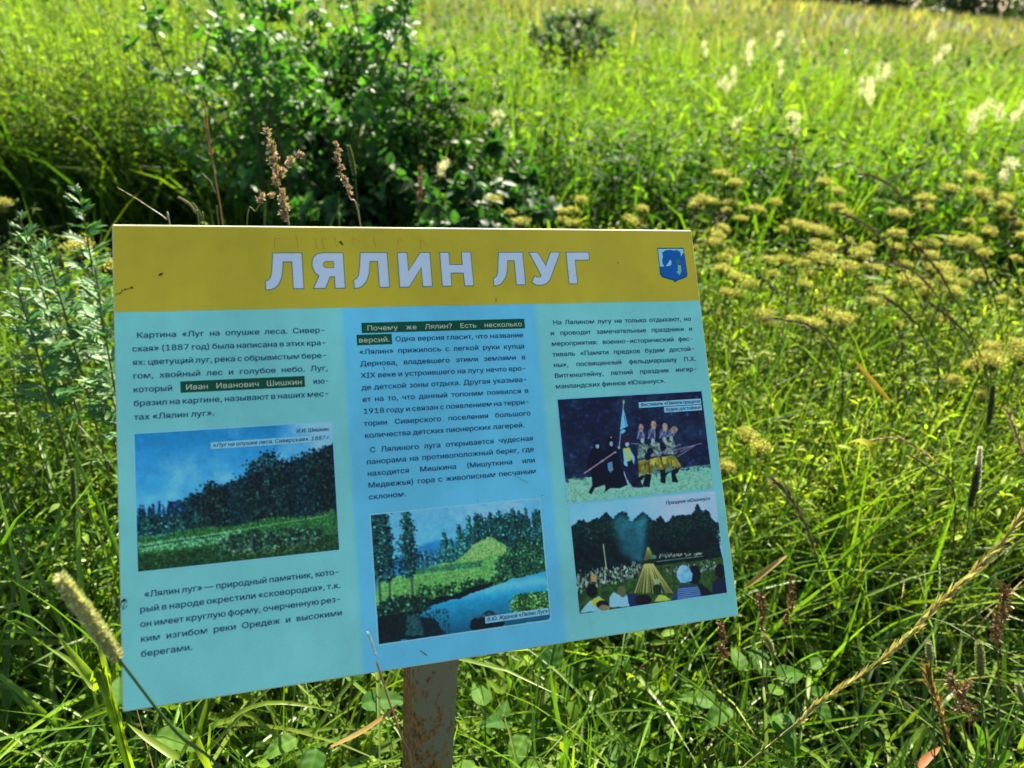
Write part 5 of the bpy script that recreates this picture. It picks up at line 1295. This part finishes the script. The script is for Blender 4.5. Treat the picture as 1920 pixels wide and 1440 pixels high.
EAR = 'thin arching grass ears over the yellow green herbs'
for lab, stem, head, Y, w, col in (
        ('arching grass ear nearest the tall growth at upper right', [(1760, 520), (1725, 430), (1700, 388)], [(1702, 392), (1682, 360), (1650, 336), (1612, 326)], 2.3, 0.0148, (0.150, 0.125, 0.065)),
        ('brown arching grass ear in the umbel patch', [(1745, 620), (1700, 520), (1668, 462)], [(1690, 500), (1660, 455), (1620, 420), (1566, 396)], 2.1, 0.0135, (0.130, 0.105, 0.050)),
        ('long tan ear arching left over the herbs', [(1840, 720), (1790, 610), (1750, 545)], [(1752, 548), (1722, 516), (1685, 497), (1628, 491)], 1.75, 0.0123, (0.150, 0.125, 0.050)),
        ('dark brown bowed grass stem with a rusty tip', [(1835, 700), (1812, 600), (1780, 545)], [(1785, 552), (1760, 510), (1735, 478), (1710, 455)], 1.75, 0.0111, (0.080, 0.050, 0.020)),
        ('dark ear slanting up to the left in the herbs', [(1760, 690), (1735, 640), (1722, 612)], [(1722, 612), (1690, 580), (1656, 555)], 1.65, 0.0123, (0.065, 0.055, 0.025)),
        ('second dark ear slanting left, lower right of the first', [(1850, 700), (1815, 630)], [(1820, 634), (1785, 600), (1742, 568)], 1.65, 0.0111, (0.075, 0.060, 0.025)),
        ('dark bowed stem at the right edge of the herbs', [(1880, 640), (1865, 560), (1850, 520)], [(1854, 528), (1840, 490), (1810, 460)], 1.9, 0.0123, (0.060, 0.060, 0.025)),
        ('olive ear lying nearly level right of the board', [(1580, 700), (1555, 640), (1538, 622)], [(1538, 622), (1500, 604), (1438, 597)], 1.5, 0.0111, (0.080, 0.080, 0.030)),
        ('pale straw ear rising beside the dark timothy spikes', [(1935, 900), (1915, 850)], [(1918, 852), (1905, 810), (1888, 768)], 1.25, 0.0135, (0.320, 0.296, 0.160)),
        ('straw ear bent to the left over fallen straw', [(1790, 930), (1745, 880), (1700, 850)], [(1760, 872), (1720, 840), (1680, 822), (1630, 826)], 1.15, 0.0099, (0.336, 0.288, 0.136)),
        ('feathery pale ear right of the board corner', [(1560, 1180), (1545, 1100), (1530, 1040)], [(1530, 1040), (1510, 985), (1480, 930), (1450, 900)], 0.98, 0.0148, (0.150, 0.160, 0.080)),
        ('dry golden ear in the dark lower right grass', [(1790, 1460), (1772, 1380), (1760, 1330)], [(1778, 1400), (1762, 1330), (1745, 1280), (1738, 1252)], 0.72, 0.0148, (0.288, 0.200, 0.064))):
    seed_stalk('arching_grass_ear', lab, 'grass stalk', stem, head, Y, 0.0017, w, col, (0.06, 0.06, 0.02), 'loose', EAR, dens=2.0)

DARK = 'dark brown seed knobs among the herbs and grass'
for lab, stem, head, Y, w, col in (
        ('blackish knob on a stem among yellow umbels', [(1586, 560), (1587, 490)], [(1587, 480), (1586, 460), (1584, 438)], 2.0, 0.0162, (0.035, 0.03, 0.015)),
        ('two stacked blackish knobs near the right edge', [(1888, 600), (1890, 480)], [[(1898, 440), (1896, 418), (1901, 396)], [(1888, 464), (1887, 452)]], 2.0, 0.0149, (0.05, 0.04, 0.02)),
        ('dark slanting seed head close to the board edge', [(1475, 570), (1462, 552)], [(1460, 550), (1440, 532), (1420, 516)], 1.7, 0.0108, (0.07, 0.08, 0.03)),
        ('dark upright seed head in the middle of the herbs', [(1690, 720), (1690, 668)], [(1690, 664), (1690, 645), (1689, 624)], 1.5, 0.0108, (0.06, 0.07, 0.025)),
        ('hanging brown dock head at the right edge', [(1875, 1440), (1872, 1260), (1870, 1200)], [(1870, 1200), (1876, 1150), (1884, 1095)], 0.85, 0.0155, (0.15, 0.085, 0.03)),
        ('brown knob with a chaffy tuft in the lower right grass', [(1815, 1440), (1805, 1350)], [[(1800, 1330), (1792, 1295), (1788, 1270)], [(1806, 1300), (1814, 1278)]], 0.75, 0.0149, (0.17, 0.11, 0.05)),
        ('small red brown knob below the chaffy one', [(1830, 1450), (1826, 1360)], [(1822, 1348), (1818, 1326)], 0.75, 0.0149, (0.15, 0.085, 0.04)),
        ('brown dry dock stalk right of the board corner', [(1428, 1300), (1430, 1200)], [(1430, 1180), (1428, 1140), (1426, 1110)], 0.9, 0.0115, (0.13, 0.075, 0.03)),
        ('second brown dock stalk further from the board corner', [(1468, 1300), (1476, 1200)], [(1474, 1175), (1482, 1130), (1488, 1085)], 0.9, 0.0115, (0.16, 0.09, 0.035)),
        ('reddish dock stalk under the right corner of the board', [(1352, 1330), (1355, 1240)], [(1356, 1235), (1354, 1200), (1350, 1168)], 0.82, 0.0115, (0.14, 0.08, 0.03)),
        ('rusty blurred seed head beside the pale flower below the shrub', [(786, 430), (786, 380)], [(787, 372), (786, 345), (788, 318)], 2.5, 0.0189, (0.24, 0.13, 0.08)),
        ('brown seed spike before the dark gap on the right', [(1486, 420), (1486, 330)], [(1487, 330), (1488, 295), (1490, 262)], 2.9, 0.0121, (0.20, 0.12, 0.06)),
        ('dark crooked seed head by the top right corner of the board', [(1330, 440), (1338, 420)], [(1338, 418), (1352, 406), (1366, 396)], 1.9, 0.0108, (0.10, 0.07, 0.035))):
    seed_stalk('seed_knob_stalk', lab, 'weed stalk', stem, head, Y, 0.0013, w, col, (0.14, 0.10, 0.04), 'clump', DARK)


# --- yellow umbels: one of each of four forms, then copies
def umbel_mesh(cl, ctr, rad, axis=(0, 0, 1)):
    n = 30
    a = np.arange(n) * 2.399963; rr = np.sqrt((np.arange(n) + 0.5) / n)
    q = ctr + np.stack([rr * rad * np.cos(a), rr * rad * np.sin(a), rad * 0.34 * (1 - rr ** 2)], -1) + rng.normal(0, rad * 0.08, (n, 3))
    foot = ctr - np.array([0, 0, rad * 0.85])
    s = np.linspace(0, 1, 4)[None, :, None]
    tubes(cl, foot[None, None] * (1 - s) + q[:, None] * s + np.array([0, 0, 1.0]) * (np.sin(s * math.pi) * -0.05 * rad), np.full((n, 4), 0.0006), jitter((0.13, 0.16, 0.03), n, 0.1), sides=3)
    k = 24
    p = np.repeat(q, k, 0) + rng.normal(0, 1, (n * k, 3)) * np.array([rad * 0.2, rad * 0.2, rad * 0.10])
    d = unit(rng.normal(0, 0.8, (n * k, 3)) + np.array([0, 0, 0.9]))
    L = rng.uniform(0.0025, 0.0045, n * k)
    leaves(cl, p, d, rng.normal(0, 1, (n * k, 3)), L, L * 0.75, jitter((0.34, 0.34, 0.08), n * k, 0.28), shape='tiny', bend=0)


UMB = []
for v in range(4):
    root = empty('umbel_plant', (0, 0, 0), 'x', 'wildflower', 'yellow green umbel plants behind the board')
    h = 0.74 + 0.02 * v
    cs = Cloud()
    P = curve_pts([(0, 0, 0), (0.01, 0.005, h * 0.4), (-0.008, 0.01, h * 0.7), (0, 0, h - 0.04)], 12)
    tubes(cs, P[None], np.linspace(0.003, 0.0016, 12)[None], np.array([[0.09, 0.12, 0.03]]), sides=5)
    tops = [((0, 0, h), 0.031)]
    for k in range(1 + v % 3):
        a = random.uniform(0, 6.28); e = 0.07 + 0.03 * random.random()
        b0 = P[8]; tip = np.array([e * math.cos(a), e * math.sin(a), h - random.uniform(0.0, 0.12)])
        tubes(cs, curve_pts([b0, (b0 + tip) / 2 + np.array([0.01 * math.cos(a), 0.01 * math.sin(a), 0]), tip - np.array([0, 0, 0.02])], 6)[None], np.full((1, 6), 0.0012), np.array([[0.10, 0.13, 0.03]]), sides=4)
        tops.append((tuple(tip), random.uniform(0.022, 0.034)))
    cloud_leaf_along(cs, [(0, 0, 0.1), (0, 0, h * 0.8)], 16, (0.05, 0.09), 0.3, ((0.07, 0.13, 0.02), (0.12, 0.17, 0.03)), shape='lance')
    cs.build('stem', M_HERB, root)
    for ctr, rad in tops:
        cu = Cloud(); umbel_mesh(cu, np.array(ctr), rad); cu.build('umbel', M_FLOWER, root)
    UMB.append(root)

U_LABELS = {'near': 'yellow green umbel plant in the dense patch right of the board', 'mid': 'mustard yellow umbel plant in the band above the top edge of the board', 'far': 'yellowish umbel plant at the dark strip before the tall meadow', 'left': 'small umbel plant at the dark left side beside the silvery herbs'}


def umbel_at(px, py, Y, key, used=[0]):
    p = at(px, py, Y)
    src = UMB[used[0] % 4]; first = used[0] < 4; used[0] += 1
    o = src if first else copy_tree(src)
    h = 0.76 + 0.02 * (used[0] % 4)
    s = p[2] / h
    s = min(max(s * random.uniform(0.6, 1.05), 0.5), 1.2)
    o.location = (p[0], p[1], 0)
    o.rotation_euler = (random.gauss(0, .09), random.gauss(0, .09), random.uniform(0, 6.28))
    o.scale = (s, s, p[2] / h)
    o['label'] = U_LABELS[key]


for px, py, Y in ((962, 358, 2.75), (1095, 378, 2.7), (1085, 408, 2.6), (1120, 392, 2.65), (1175, 385, 2.7), (1250, 378, 2.65), (1290, 395, 2.6), (1330, 400, 2.5), (1000, 402, 2.5), (1240, 410, 2.45), (1190, 408, 2.45)):
    umbel_at(px, py, Y, 'mid')
for px, py, Y in ((1340, 345, 2.95), (1385, 335, 3.0), (1355, 365, 2.85), (1400, 375, 2.8), (1540, 352, 2.95), (1490, 368, 2.85), (1825, 330, 2.95), (1865, 345, 2.9), (1790, 350, 2.85), (1845, 380, 2.75), (1605, 372, 2.8)):
    umbel_at(px, py, Y, 'far')
for k in range(34):
    py = 405 + 250 * random.random() ** 1.35; px = random.uniform(1330 + (py - 430) * 0.1, 1960)
    Y = 2.55 - (py - 405) * 0.0037 + random.uniform(-0.06, 0.06)
    umbel_at(px, py, max(Y, 1.5), 'near')
for px, py, Y in ((12, 372, 1.9), (250, 408, 1.6), (1440, 790, 1.25)): umbel_at(px, py, Y, 'left' if px < 900 else 'near')


# --- silvery mugwort at the left
def mugwort(label, px, py, Y, lean=(0, 0)):
    t = at(px, py, Y)
    root = empty('silvery_herb', (t[0] - lean[0], t[1] - lean[1], 0), label, 'herb', 'silvery leaved herbs left of the board')
    o = np.array(root.location); tip = t - o
    pts = [np.zeros(3), tip * np.array([.2, .2, .5]), tip * np.array([.6, .6, .8]), tip]
    P = curve_pts(pts, 40); cs = Cloud(); tubes(cs, P[None], np.linspace(0.0035, 0.0012, 40)[None], np.array([[0.10, 0.09, 0.05]]), sides=5); cs.build('stem', M_STEM, root)
    cl = Cloud(); n = 28
    for k in range(n):
        u = 0.58 + 0.42 * k / n; i = min(39, int(u * 39)); a = k * 2.4 + random.gauss(0, .3)
        el = 0.35 + 0.7 * max(0, u - 0.75) * 4 * 0.5
        d = np.array([math.cos(a) * math.cos(el), math.sin(a) * math.cos(el), math.sin(el)])
        L = 0.062 * (1.15 - 0.75 * max(0, u - 0.55) / 0.45) * random.uniform(0.8, 1.15)
        sd = np.cross(d, (0, 0, 1)); sd /= np.linalg.norm(sd); upn = np.cross(sd, d)
        col = np.array((0.07, 0.175, 0.045)) * random.uniform(0.75, 1.3)
        lob = [(0.1, 0, 1.0)] + [(f, s_, 0.5) for f in (0.25, 0.45, 0.65) for s_ in (-1, 1)]
        pos = np.array([P[i] + d * L * f for f, s_, q in lob]); dd = np.array([d + sd * s_ * 1.1 + upn * 0.1 for f, s_, q in lob])
        LL = np.array([L * q for f, s_, q in lob])
        leaves(cl, pos, dd, np.tile(upn, (len(lob), 1)) + rng.normal(0, .25, (len(lob), 3)), LL, LL * 0.32, jitter(col, len(lob), 0.15), shape='lance', bend=rng.normal(0.1, 0.1, len(lob)))
    cl.build('foliage', M_SILVER, root)


for lab, px, py, Y, le in (('silvery herb with the tallest tip, left above the board corner', 148, 352, 1.35, (.02, 0)), ('silvery herb at the far left edge with a pale drooping tip', 35, 400, 1.3, (-.03, 0)),
                           ('silvery herb between the tallest one and the left edge', 82, 455, 1.25, (-.03, 0)), ('silvery herb lower down beside the left edge of the board', 178, 505, 1.2, (.02, 0)),
                           ('short silvery herb below the pale drooping one', 30, 530, 1.15, (-.02, 0)), ('low dense silvery herb left of the board middle', 190, 590, 1.15, (.01, 0))):
    mugwort(lab, px, py, Y, le)


# --- cream flower plumes in the meadow
FL = []
for v in range(3):
    root = empty('cream_flower_plant', (0, 0, 0), 'x', 'wildflower', 'cream flower plumes in the tall meadow')
    cs = Cloud(); h = 1.0
    tubes(cs, curve_pts([(0, 0, 0), (0.01, 0, h * .5), (0, 0, h)], 8)[None], np.linspace(0.004, 0.002, 8)[None], np.array([[0.08, 0.11, 0.03]]), sides=4)
    cloud_leaf_along(cs, [(0, 0, 0.2), (0, 0, h * 0.9)], 14, (0.06, 0.11), 0.35, (MG, YG), shape='lance')
    cs.build('stem', M_HERB, root)
    cf = Cloud(); n = 620
    lobes = [np.array([random.gauss(0, .022), random.gauss(0, .022), h + random.uniform(-.015, .055)]) for _ in range(6 + v)]
    for lb in lobes:
        p = lb + rng.normal(0, 0.012, (n // 6, 3)); L = rng.uniform(0.004, 0.008, len(p))
        leaves(cf, p, rng.normal(0, 1, (len(p), 3)), rng.normal(0, 1, (len(p), 3)), L, L * 0.8, jitter((0.66, 0.66, 0.40), len(p), 0.1), shape='tiny', bend=0)
    cf.build('flower_plume', M_FLOWER, root)
    FL.append(root)
FLOWERS = [(1322, 92, 5.6), (1405, 88, 5.6), (1406, 114, 5.2), (1460, 74, 6.0), (1377, 142, 4.6), (1358, 162, 4.4), (1463, 130, 4.9), (1630, 160, 4.3), (1632, 186, 4.1), (1490, 231, 3.7), (1660, 134, 4.8), (1745, 70, 6.0), (1765, 102, 5.2), (1826, 228, 3.7), (1870, 214, 3.8), (1912, 211, 3.8), (1842, 203, 3.9), (927, 165, 4.4), (930, 222, 3.8), (828, 312, 3.1), (1385, 236, 3.7), (1890, 320, 3.0)]
for i, (px, py, Y) in enumerate(FLOWERS):
    p = at(px, py, Y); o = FL[i] if i < 3 else copy_tree(FL[i % 3])
    s = random.uniform(0.4, 0.72)
    o.location = (p[0], p[1], 0)
    o.scale = (s, s, p[2] / 1.02)
    o.rotation_euler = (0, 0, random.uniform(0, 6.28))
    o['label'] = ('single cream flower plume low at the right foot of the tall shrub' if px == 828 else 'cream flower plume in the pair right of the tall shrub' if px in (927, 930) else
                  'cream flower plume in the cluster at the right edge of the tall meadow' if px > 1800 and 190 < py < 300 else 'cream flower plume at the right edge beside the yellow umbels' if py > 300 else 'cream flower plume scattered in the bright upper right meadow')


# --- broad wrinkled leaves low by the post and below the board
def broad_plant(label, px, py, Y, n, L, h, yaw=None, cols=((0.035, 0.11, 0.014), (0.085, 0.18, 0.018))):
    p = at(px, py, Y)
    root = empty('broad_leaf_plant', (p[0], p[1], 0), label, 'plant', 'broad leaved plants below the board')
    cs, cl = Cloud(), Cloud()
    for k in range(n):
        a = (2 * math.pi * k / n + random.gauss(0, .4)) if yaw is None else yaw + random.gauss(0, .6)
        el = random.uniform(-0.2, 0.8); ln = L * random.uniform(0.75, 1.2)
        top = np.array([0.05 * math.cos(a), 0.05 * math.sin(a), p[2] - random.uniform(0, h)])
        tubes(cs, curve_pts([(0, 0, 0), (top[0] * .3, top[1] * .3, top[2] * .6), top], 8)[None], np.linspace(0.0022, 0.0012, 8)[None], np.array([[0.10, 0.13, 0.04]]), sides=4)
        d = np.array([math.cos(a) * math.cos(el), math.sin(a) * math.cos(el), math.sin(el)]); sd = unit(np.cross(d, (0, 0, 1))); u = np.cross(sd, d)
        # a leaf blade with a toothed edge, a midrib fold and quilted veins
        ku, kv = 25, 9
        U, V = np.meshgrid(np.linspace(0, 1, ku), np.linspace(-1, 1, kv), indexing='ij')
        w = 0.27 * ln * np.sin(np.clip(U * 0.96 + 0.03, 0, 1) ** 0.62 * math.pi) ** 1.0
        w = w * (1 + 0.07 * (np.arange(ku) % 2)[:, None] * (np.abs(V) > 0.9))
        z = 0.10 * ln * np.abs(V) * (0.4 + w / ln) + 0.010 * ln * np.sin((U * 9 - np.abs(V) * 1.6) * math.pi) * np.clip(np.abs(V) * 3, 0, 1) - 0.35 * ln * U ** 2 * random.uniform(0.4, 1.5)
        Q = top + U[..., None] * ln * d + (V * w)[..., None] * sd + z[..., None] * u
        col = np.array(cols[0]) + (np.array(cols[1]) - np.array(cols[0])) * random.random()
        vein = 1 + 0.3 * (np.abs(V) < 0.1) + 0.05 * np.sin((U * 9 - np.abs(V) * 1.6) * math.pi)
        qd = [(i * kv + j, i * kv + j + 1, (i + 1) * kv + j + 1, (i + 1) * kv + j) for i in range(ku - 1) for j in range(kv - 1)]
        cl.add(Q.reshape(1, -1, 3), qd, (col * vein[..., None]).reshape(1, -1, 3))
    cs.build('stalk', M_STEM, root); cl.build('foliage', M_HERB, root)


for lab, px, py, Y, n, L, h in (
        ('broad wrinkled leaf below the lower left corner of the board', 215, 1375, 0.60, 3, 0.055, 0.03), ('broad leaves under the board between left corner and post', 612, 1310, 0.72, 4, 0.06, 0.05),
        ('pale green broad leaves just right of the post', 1010, 1290, 0.85, 5, 0.07, 0.14), ('broad leaves under the text column right of the post', 1130, 1280, 0.90, 6, 0.08, 0.14), ('bright broad leaves near the post foot', 930, 1370, 0.76, 5, 0.06, 0.07),
        ('round green leaves in the shaded grass right of the board corner', 1500, 1240, 0.9, 6, 0.05, 0.1), ('jagged bright leaves at the lower right of the board corner', 1420, 1290, 0.82, 7, 0.055, 0.06)):
    broad_plant(lab, px, py, Y, n, L, h)

# --- single bright blades and yellowed leaves
def blade_through(cl, pts, w, col, k=16):
    P = curve_pts(pts, k); t = unit(np.gradient(P, axis=0)); view = unit(P + np.array([0, 0.2, -EYE]))
    s = unit(np.cross(t, view) + 0.25 * rng.normal(0, 1, 3)); u = np.linspace(0, 1, k)
    prof = w * 0.5 * np.minimum(1, 0.5 + 2 * u) * (1 - u ** 2.6)
    n_ = np.cross(s, t)
    Q = np.stack([P - s * prof[:, None], P + n_ * prof[:, None] * 0.35, P + s * prof[:, None]], 1)
    cl.add(Q.reshape(1, -1, 3), strip3_quads(k), np.asarray([col]))


def tuft(name, label, cat, px_lists, Y, w, cols, mat=M_GRASS, group=None, foot_down=True):
    f = at(*px_lists[0][0], Y)
    root = empty(name, (f[0], f[1], 0 if foot_down else f[2]), label, cat, group)
    for pl, cc in zip(px_lists, cols):
        cl = Cloud(); pts = [at(x, y, Y + 0.012 * i) for i, (x, y) in enumerate(pl)]
        foot = pts[0] + (pts[0] - pts[1]) * 0.5; foot = np.array([foot[0], foot[1], 0.0])
        blade_through(cl, [q - np.array(root.location) for q in ([foot] if foot_down else []) + pts], w, cc)
        cl.build('blade', mat, root)


BRIGHT_YG = (0.17, 0.26, 0.02)  # bright yellow green of the single blades
tuft('grass_tuft', 'bright backlit grass tuft at the lower left corner of the board', 'grass tuft', [[(214, 1340), (180, 1290), (140, 1245), (88, 1212)], [(216, 1335), (205, 1280), (190, 1225), (178, 1200)], [(212, 1345), (170, 1270), (130, 1220), (108, 1190)]], 0.52, 0.0115, [BRIGHT_YG, BRIGHT_YG, BRIGHT_YG])
tuft('bent_grass', 'long bright blade running off the bottom under the left text column', 'grass blade', [[(400, 1470), (330, 1420), (270, 1380), (238, 1356)]], 0.45, 0.010, [BRIGHT_YG])
tuft('bent_grass', 'arched yellow green blade under the bottom edge of the board at left', 'grass blade', [[(390, 1420), (430, 1350), (500, 1318), (590, 1325), (640, 1340)]], 0.62, 0.008, [BRIGHT_YG])
tuft('yellowed_grass', 'yellowed grass blade among the herbs right of the march picture', 'grass blade', [[(1668, 752), (1640, 720), (1612, 688), (1600, 672)]], 1.3, 0.013, [(0.42, 0.30, 0.03)], M_STRAW, foot_down=False)
tuft('fallen_yellow_leaf', 'bright yellow curled leaf over the fallen straw', 'leaf', [[(1640, 860), (1632, 835), (1610, 825), (1585, 832)]], 1.08, 0.022, [(0.40, 0.42, 0.02)], M_FLOWER, foot_down=False)
tuft('dry_curled_grass', 'orange dry blade bent over left of the post', 'grass blade', [[(620, 1400), (680, 1370), (730, 1335), (748, 1318)]], 0.56, 0.009, [(0.30, 0.20, 0.06)], M_STRAW, foot_down=False)
tuft('dry_curled_grass', 'orange dry blade right of the lower right board corner', 'grass blade', [[(1400, 1100), (1430, 1075), (1460, 1052), (1478, 1040)]], 0.95, 0.011, [(0.36, 0.27, 0.06)], M_STRAW, foot_down=False)
tuft('dry_curled_grass', 'red brown dry leaf at the bottom edge on the right', 'grass blade', [[(1725, 1440), (1735, 1425), (1752, 1410), (1764, 1400)]], 0.7, 0.012, [(0.28, 0.09, 0.02)], M_STRAW, foot_down=False)
tuft('grass_tuft', 'wide green blades in the lower right corner', 'grass tuft', [[(1862, 1460), (1875, 1400), (1890, 1350), (1905, 1310)], [(1910, 1460), (1912, 1410), (1922, 1370)], [(1885, 1470), (1868, 1420), (1872, 1380)]], 0.66, 0.014, [MG, BRIGHT_YG, MG])
tuft('grass_tuft', 'tall green blades under the right picture of the board', 'grass tuft', [[(1060, 1440), (1048, 1360), (1036, 1290), (1030, 1240)], [(1072, 1450), (1068, 1370), (1056, 1300), (1044, 1236)], [(1100, 1420), (1090, 1330), (1066, 1260)], [(985, 1440), (1000, 1360), (1008, 1290), (1014, 1236)]], 0.68, 0.008, [MG, BRIGHT_YG, MG, DG])


# --- far trees at the end of the meadow
def leafy_tree(h, r):
    root = empty('meadow_edge_tree', (0, 0, 0), 'x', 'tree', 'dark trees at the far end of the meadow')
    t = Cloud(); P = curve_pts([(0, 0, -0.1), (0.1, 0, h * .3), (-0.1, 0.1, h * .6), (0, 0, h * .9)], 12)
    tubes(t, P[None], np.linspace(0.28, 0.05, 12)[None], np.array([[0.05, 0.04, 0.03]]), sides=7)
    for k in range(12):
        i = random.randint(3, 10); a = random.uniform(0, 6.28); l = r * random.uniform(.5, .95)
        tubes(t, curve_pts([P[i], P[i] + np.array([l * .5 * math.cos(a), l * .5 * math.sin(a), l * .3]), P[i] + np.array([l * math.cos(a), l * math.sin(a), l * .45])], 6)[None], np.linspace(0.09, 0.02, 6)[None], np.array([[0.05, 0.04, 0.03]]), sides=5)
    t.build('trunk', M_STEM, root)
    c_ = Cloud()
    for k in range(60):
        z = h * random.uniform(0.06, 1.0); rr = r * math.sin(min(1, z / h * 0.85 + 0.12) * math.pi) ** 0.6 * random.uniform(0.3, 1.0); a = random.uniform(0, 6.28)
        ctr = np.array([rr * math.cos(a), rr * math.sin(a), z]); n = 90
        p = ctr + rng.normal(0, r * 0.16, (n, 3)); L = rng.uniform(0.18, 0.4, n)
        leaves(c_, p, rng.normal(0, 1, (n, 3)), rng.normal(0, 1, (n, 3)) + np.array([0, 0, 1.0]), L, L * 0.6, jitter((0.03, 0.055, 0.015), n, 0.3), shape='oval')
    c_.build('crown', M_BUSH, root)
    return root


TR = [leafy_tree(11, 3.4), leafy_tree(14, 4.2)]
k = 0
for x in np.arange(-84, 112, 3.3):
    o = TR[k] if k < 2 else copy_tree(TR[k % 2])
    o.location = (x + random.uniform(-1.5, 1.5), 98 + 5 * (k % 3) + random.uniform(-3, 3), -0.3)
    o.rotation_euler = (0, 0, random.uniform(0, 6.28)); s = random.uniform(0.75, 1.15); o.scale = (s, s, s)
    o['label'] = 'dark leafy tree in the row along the far end of the meadow'
    k += 1
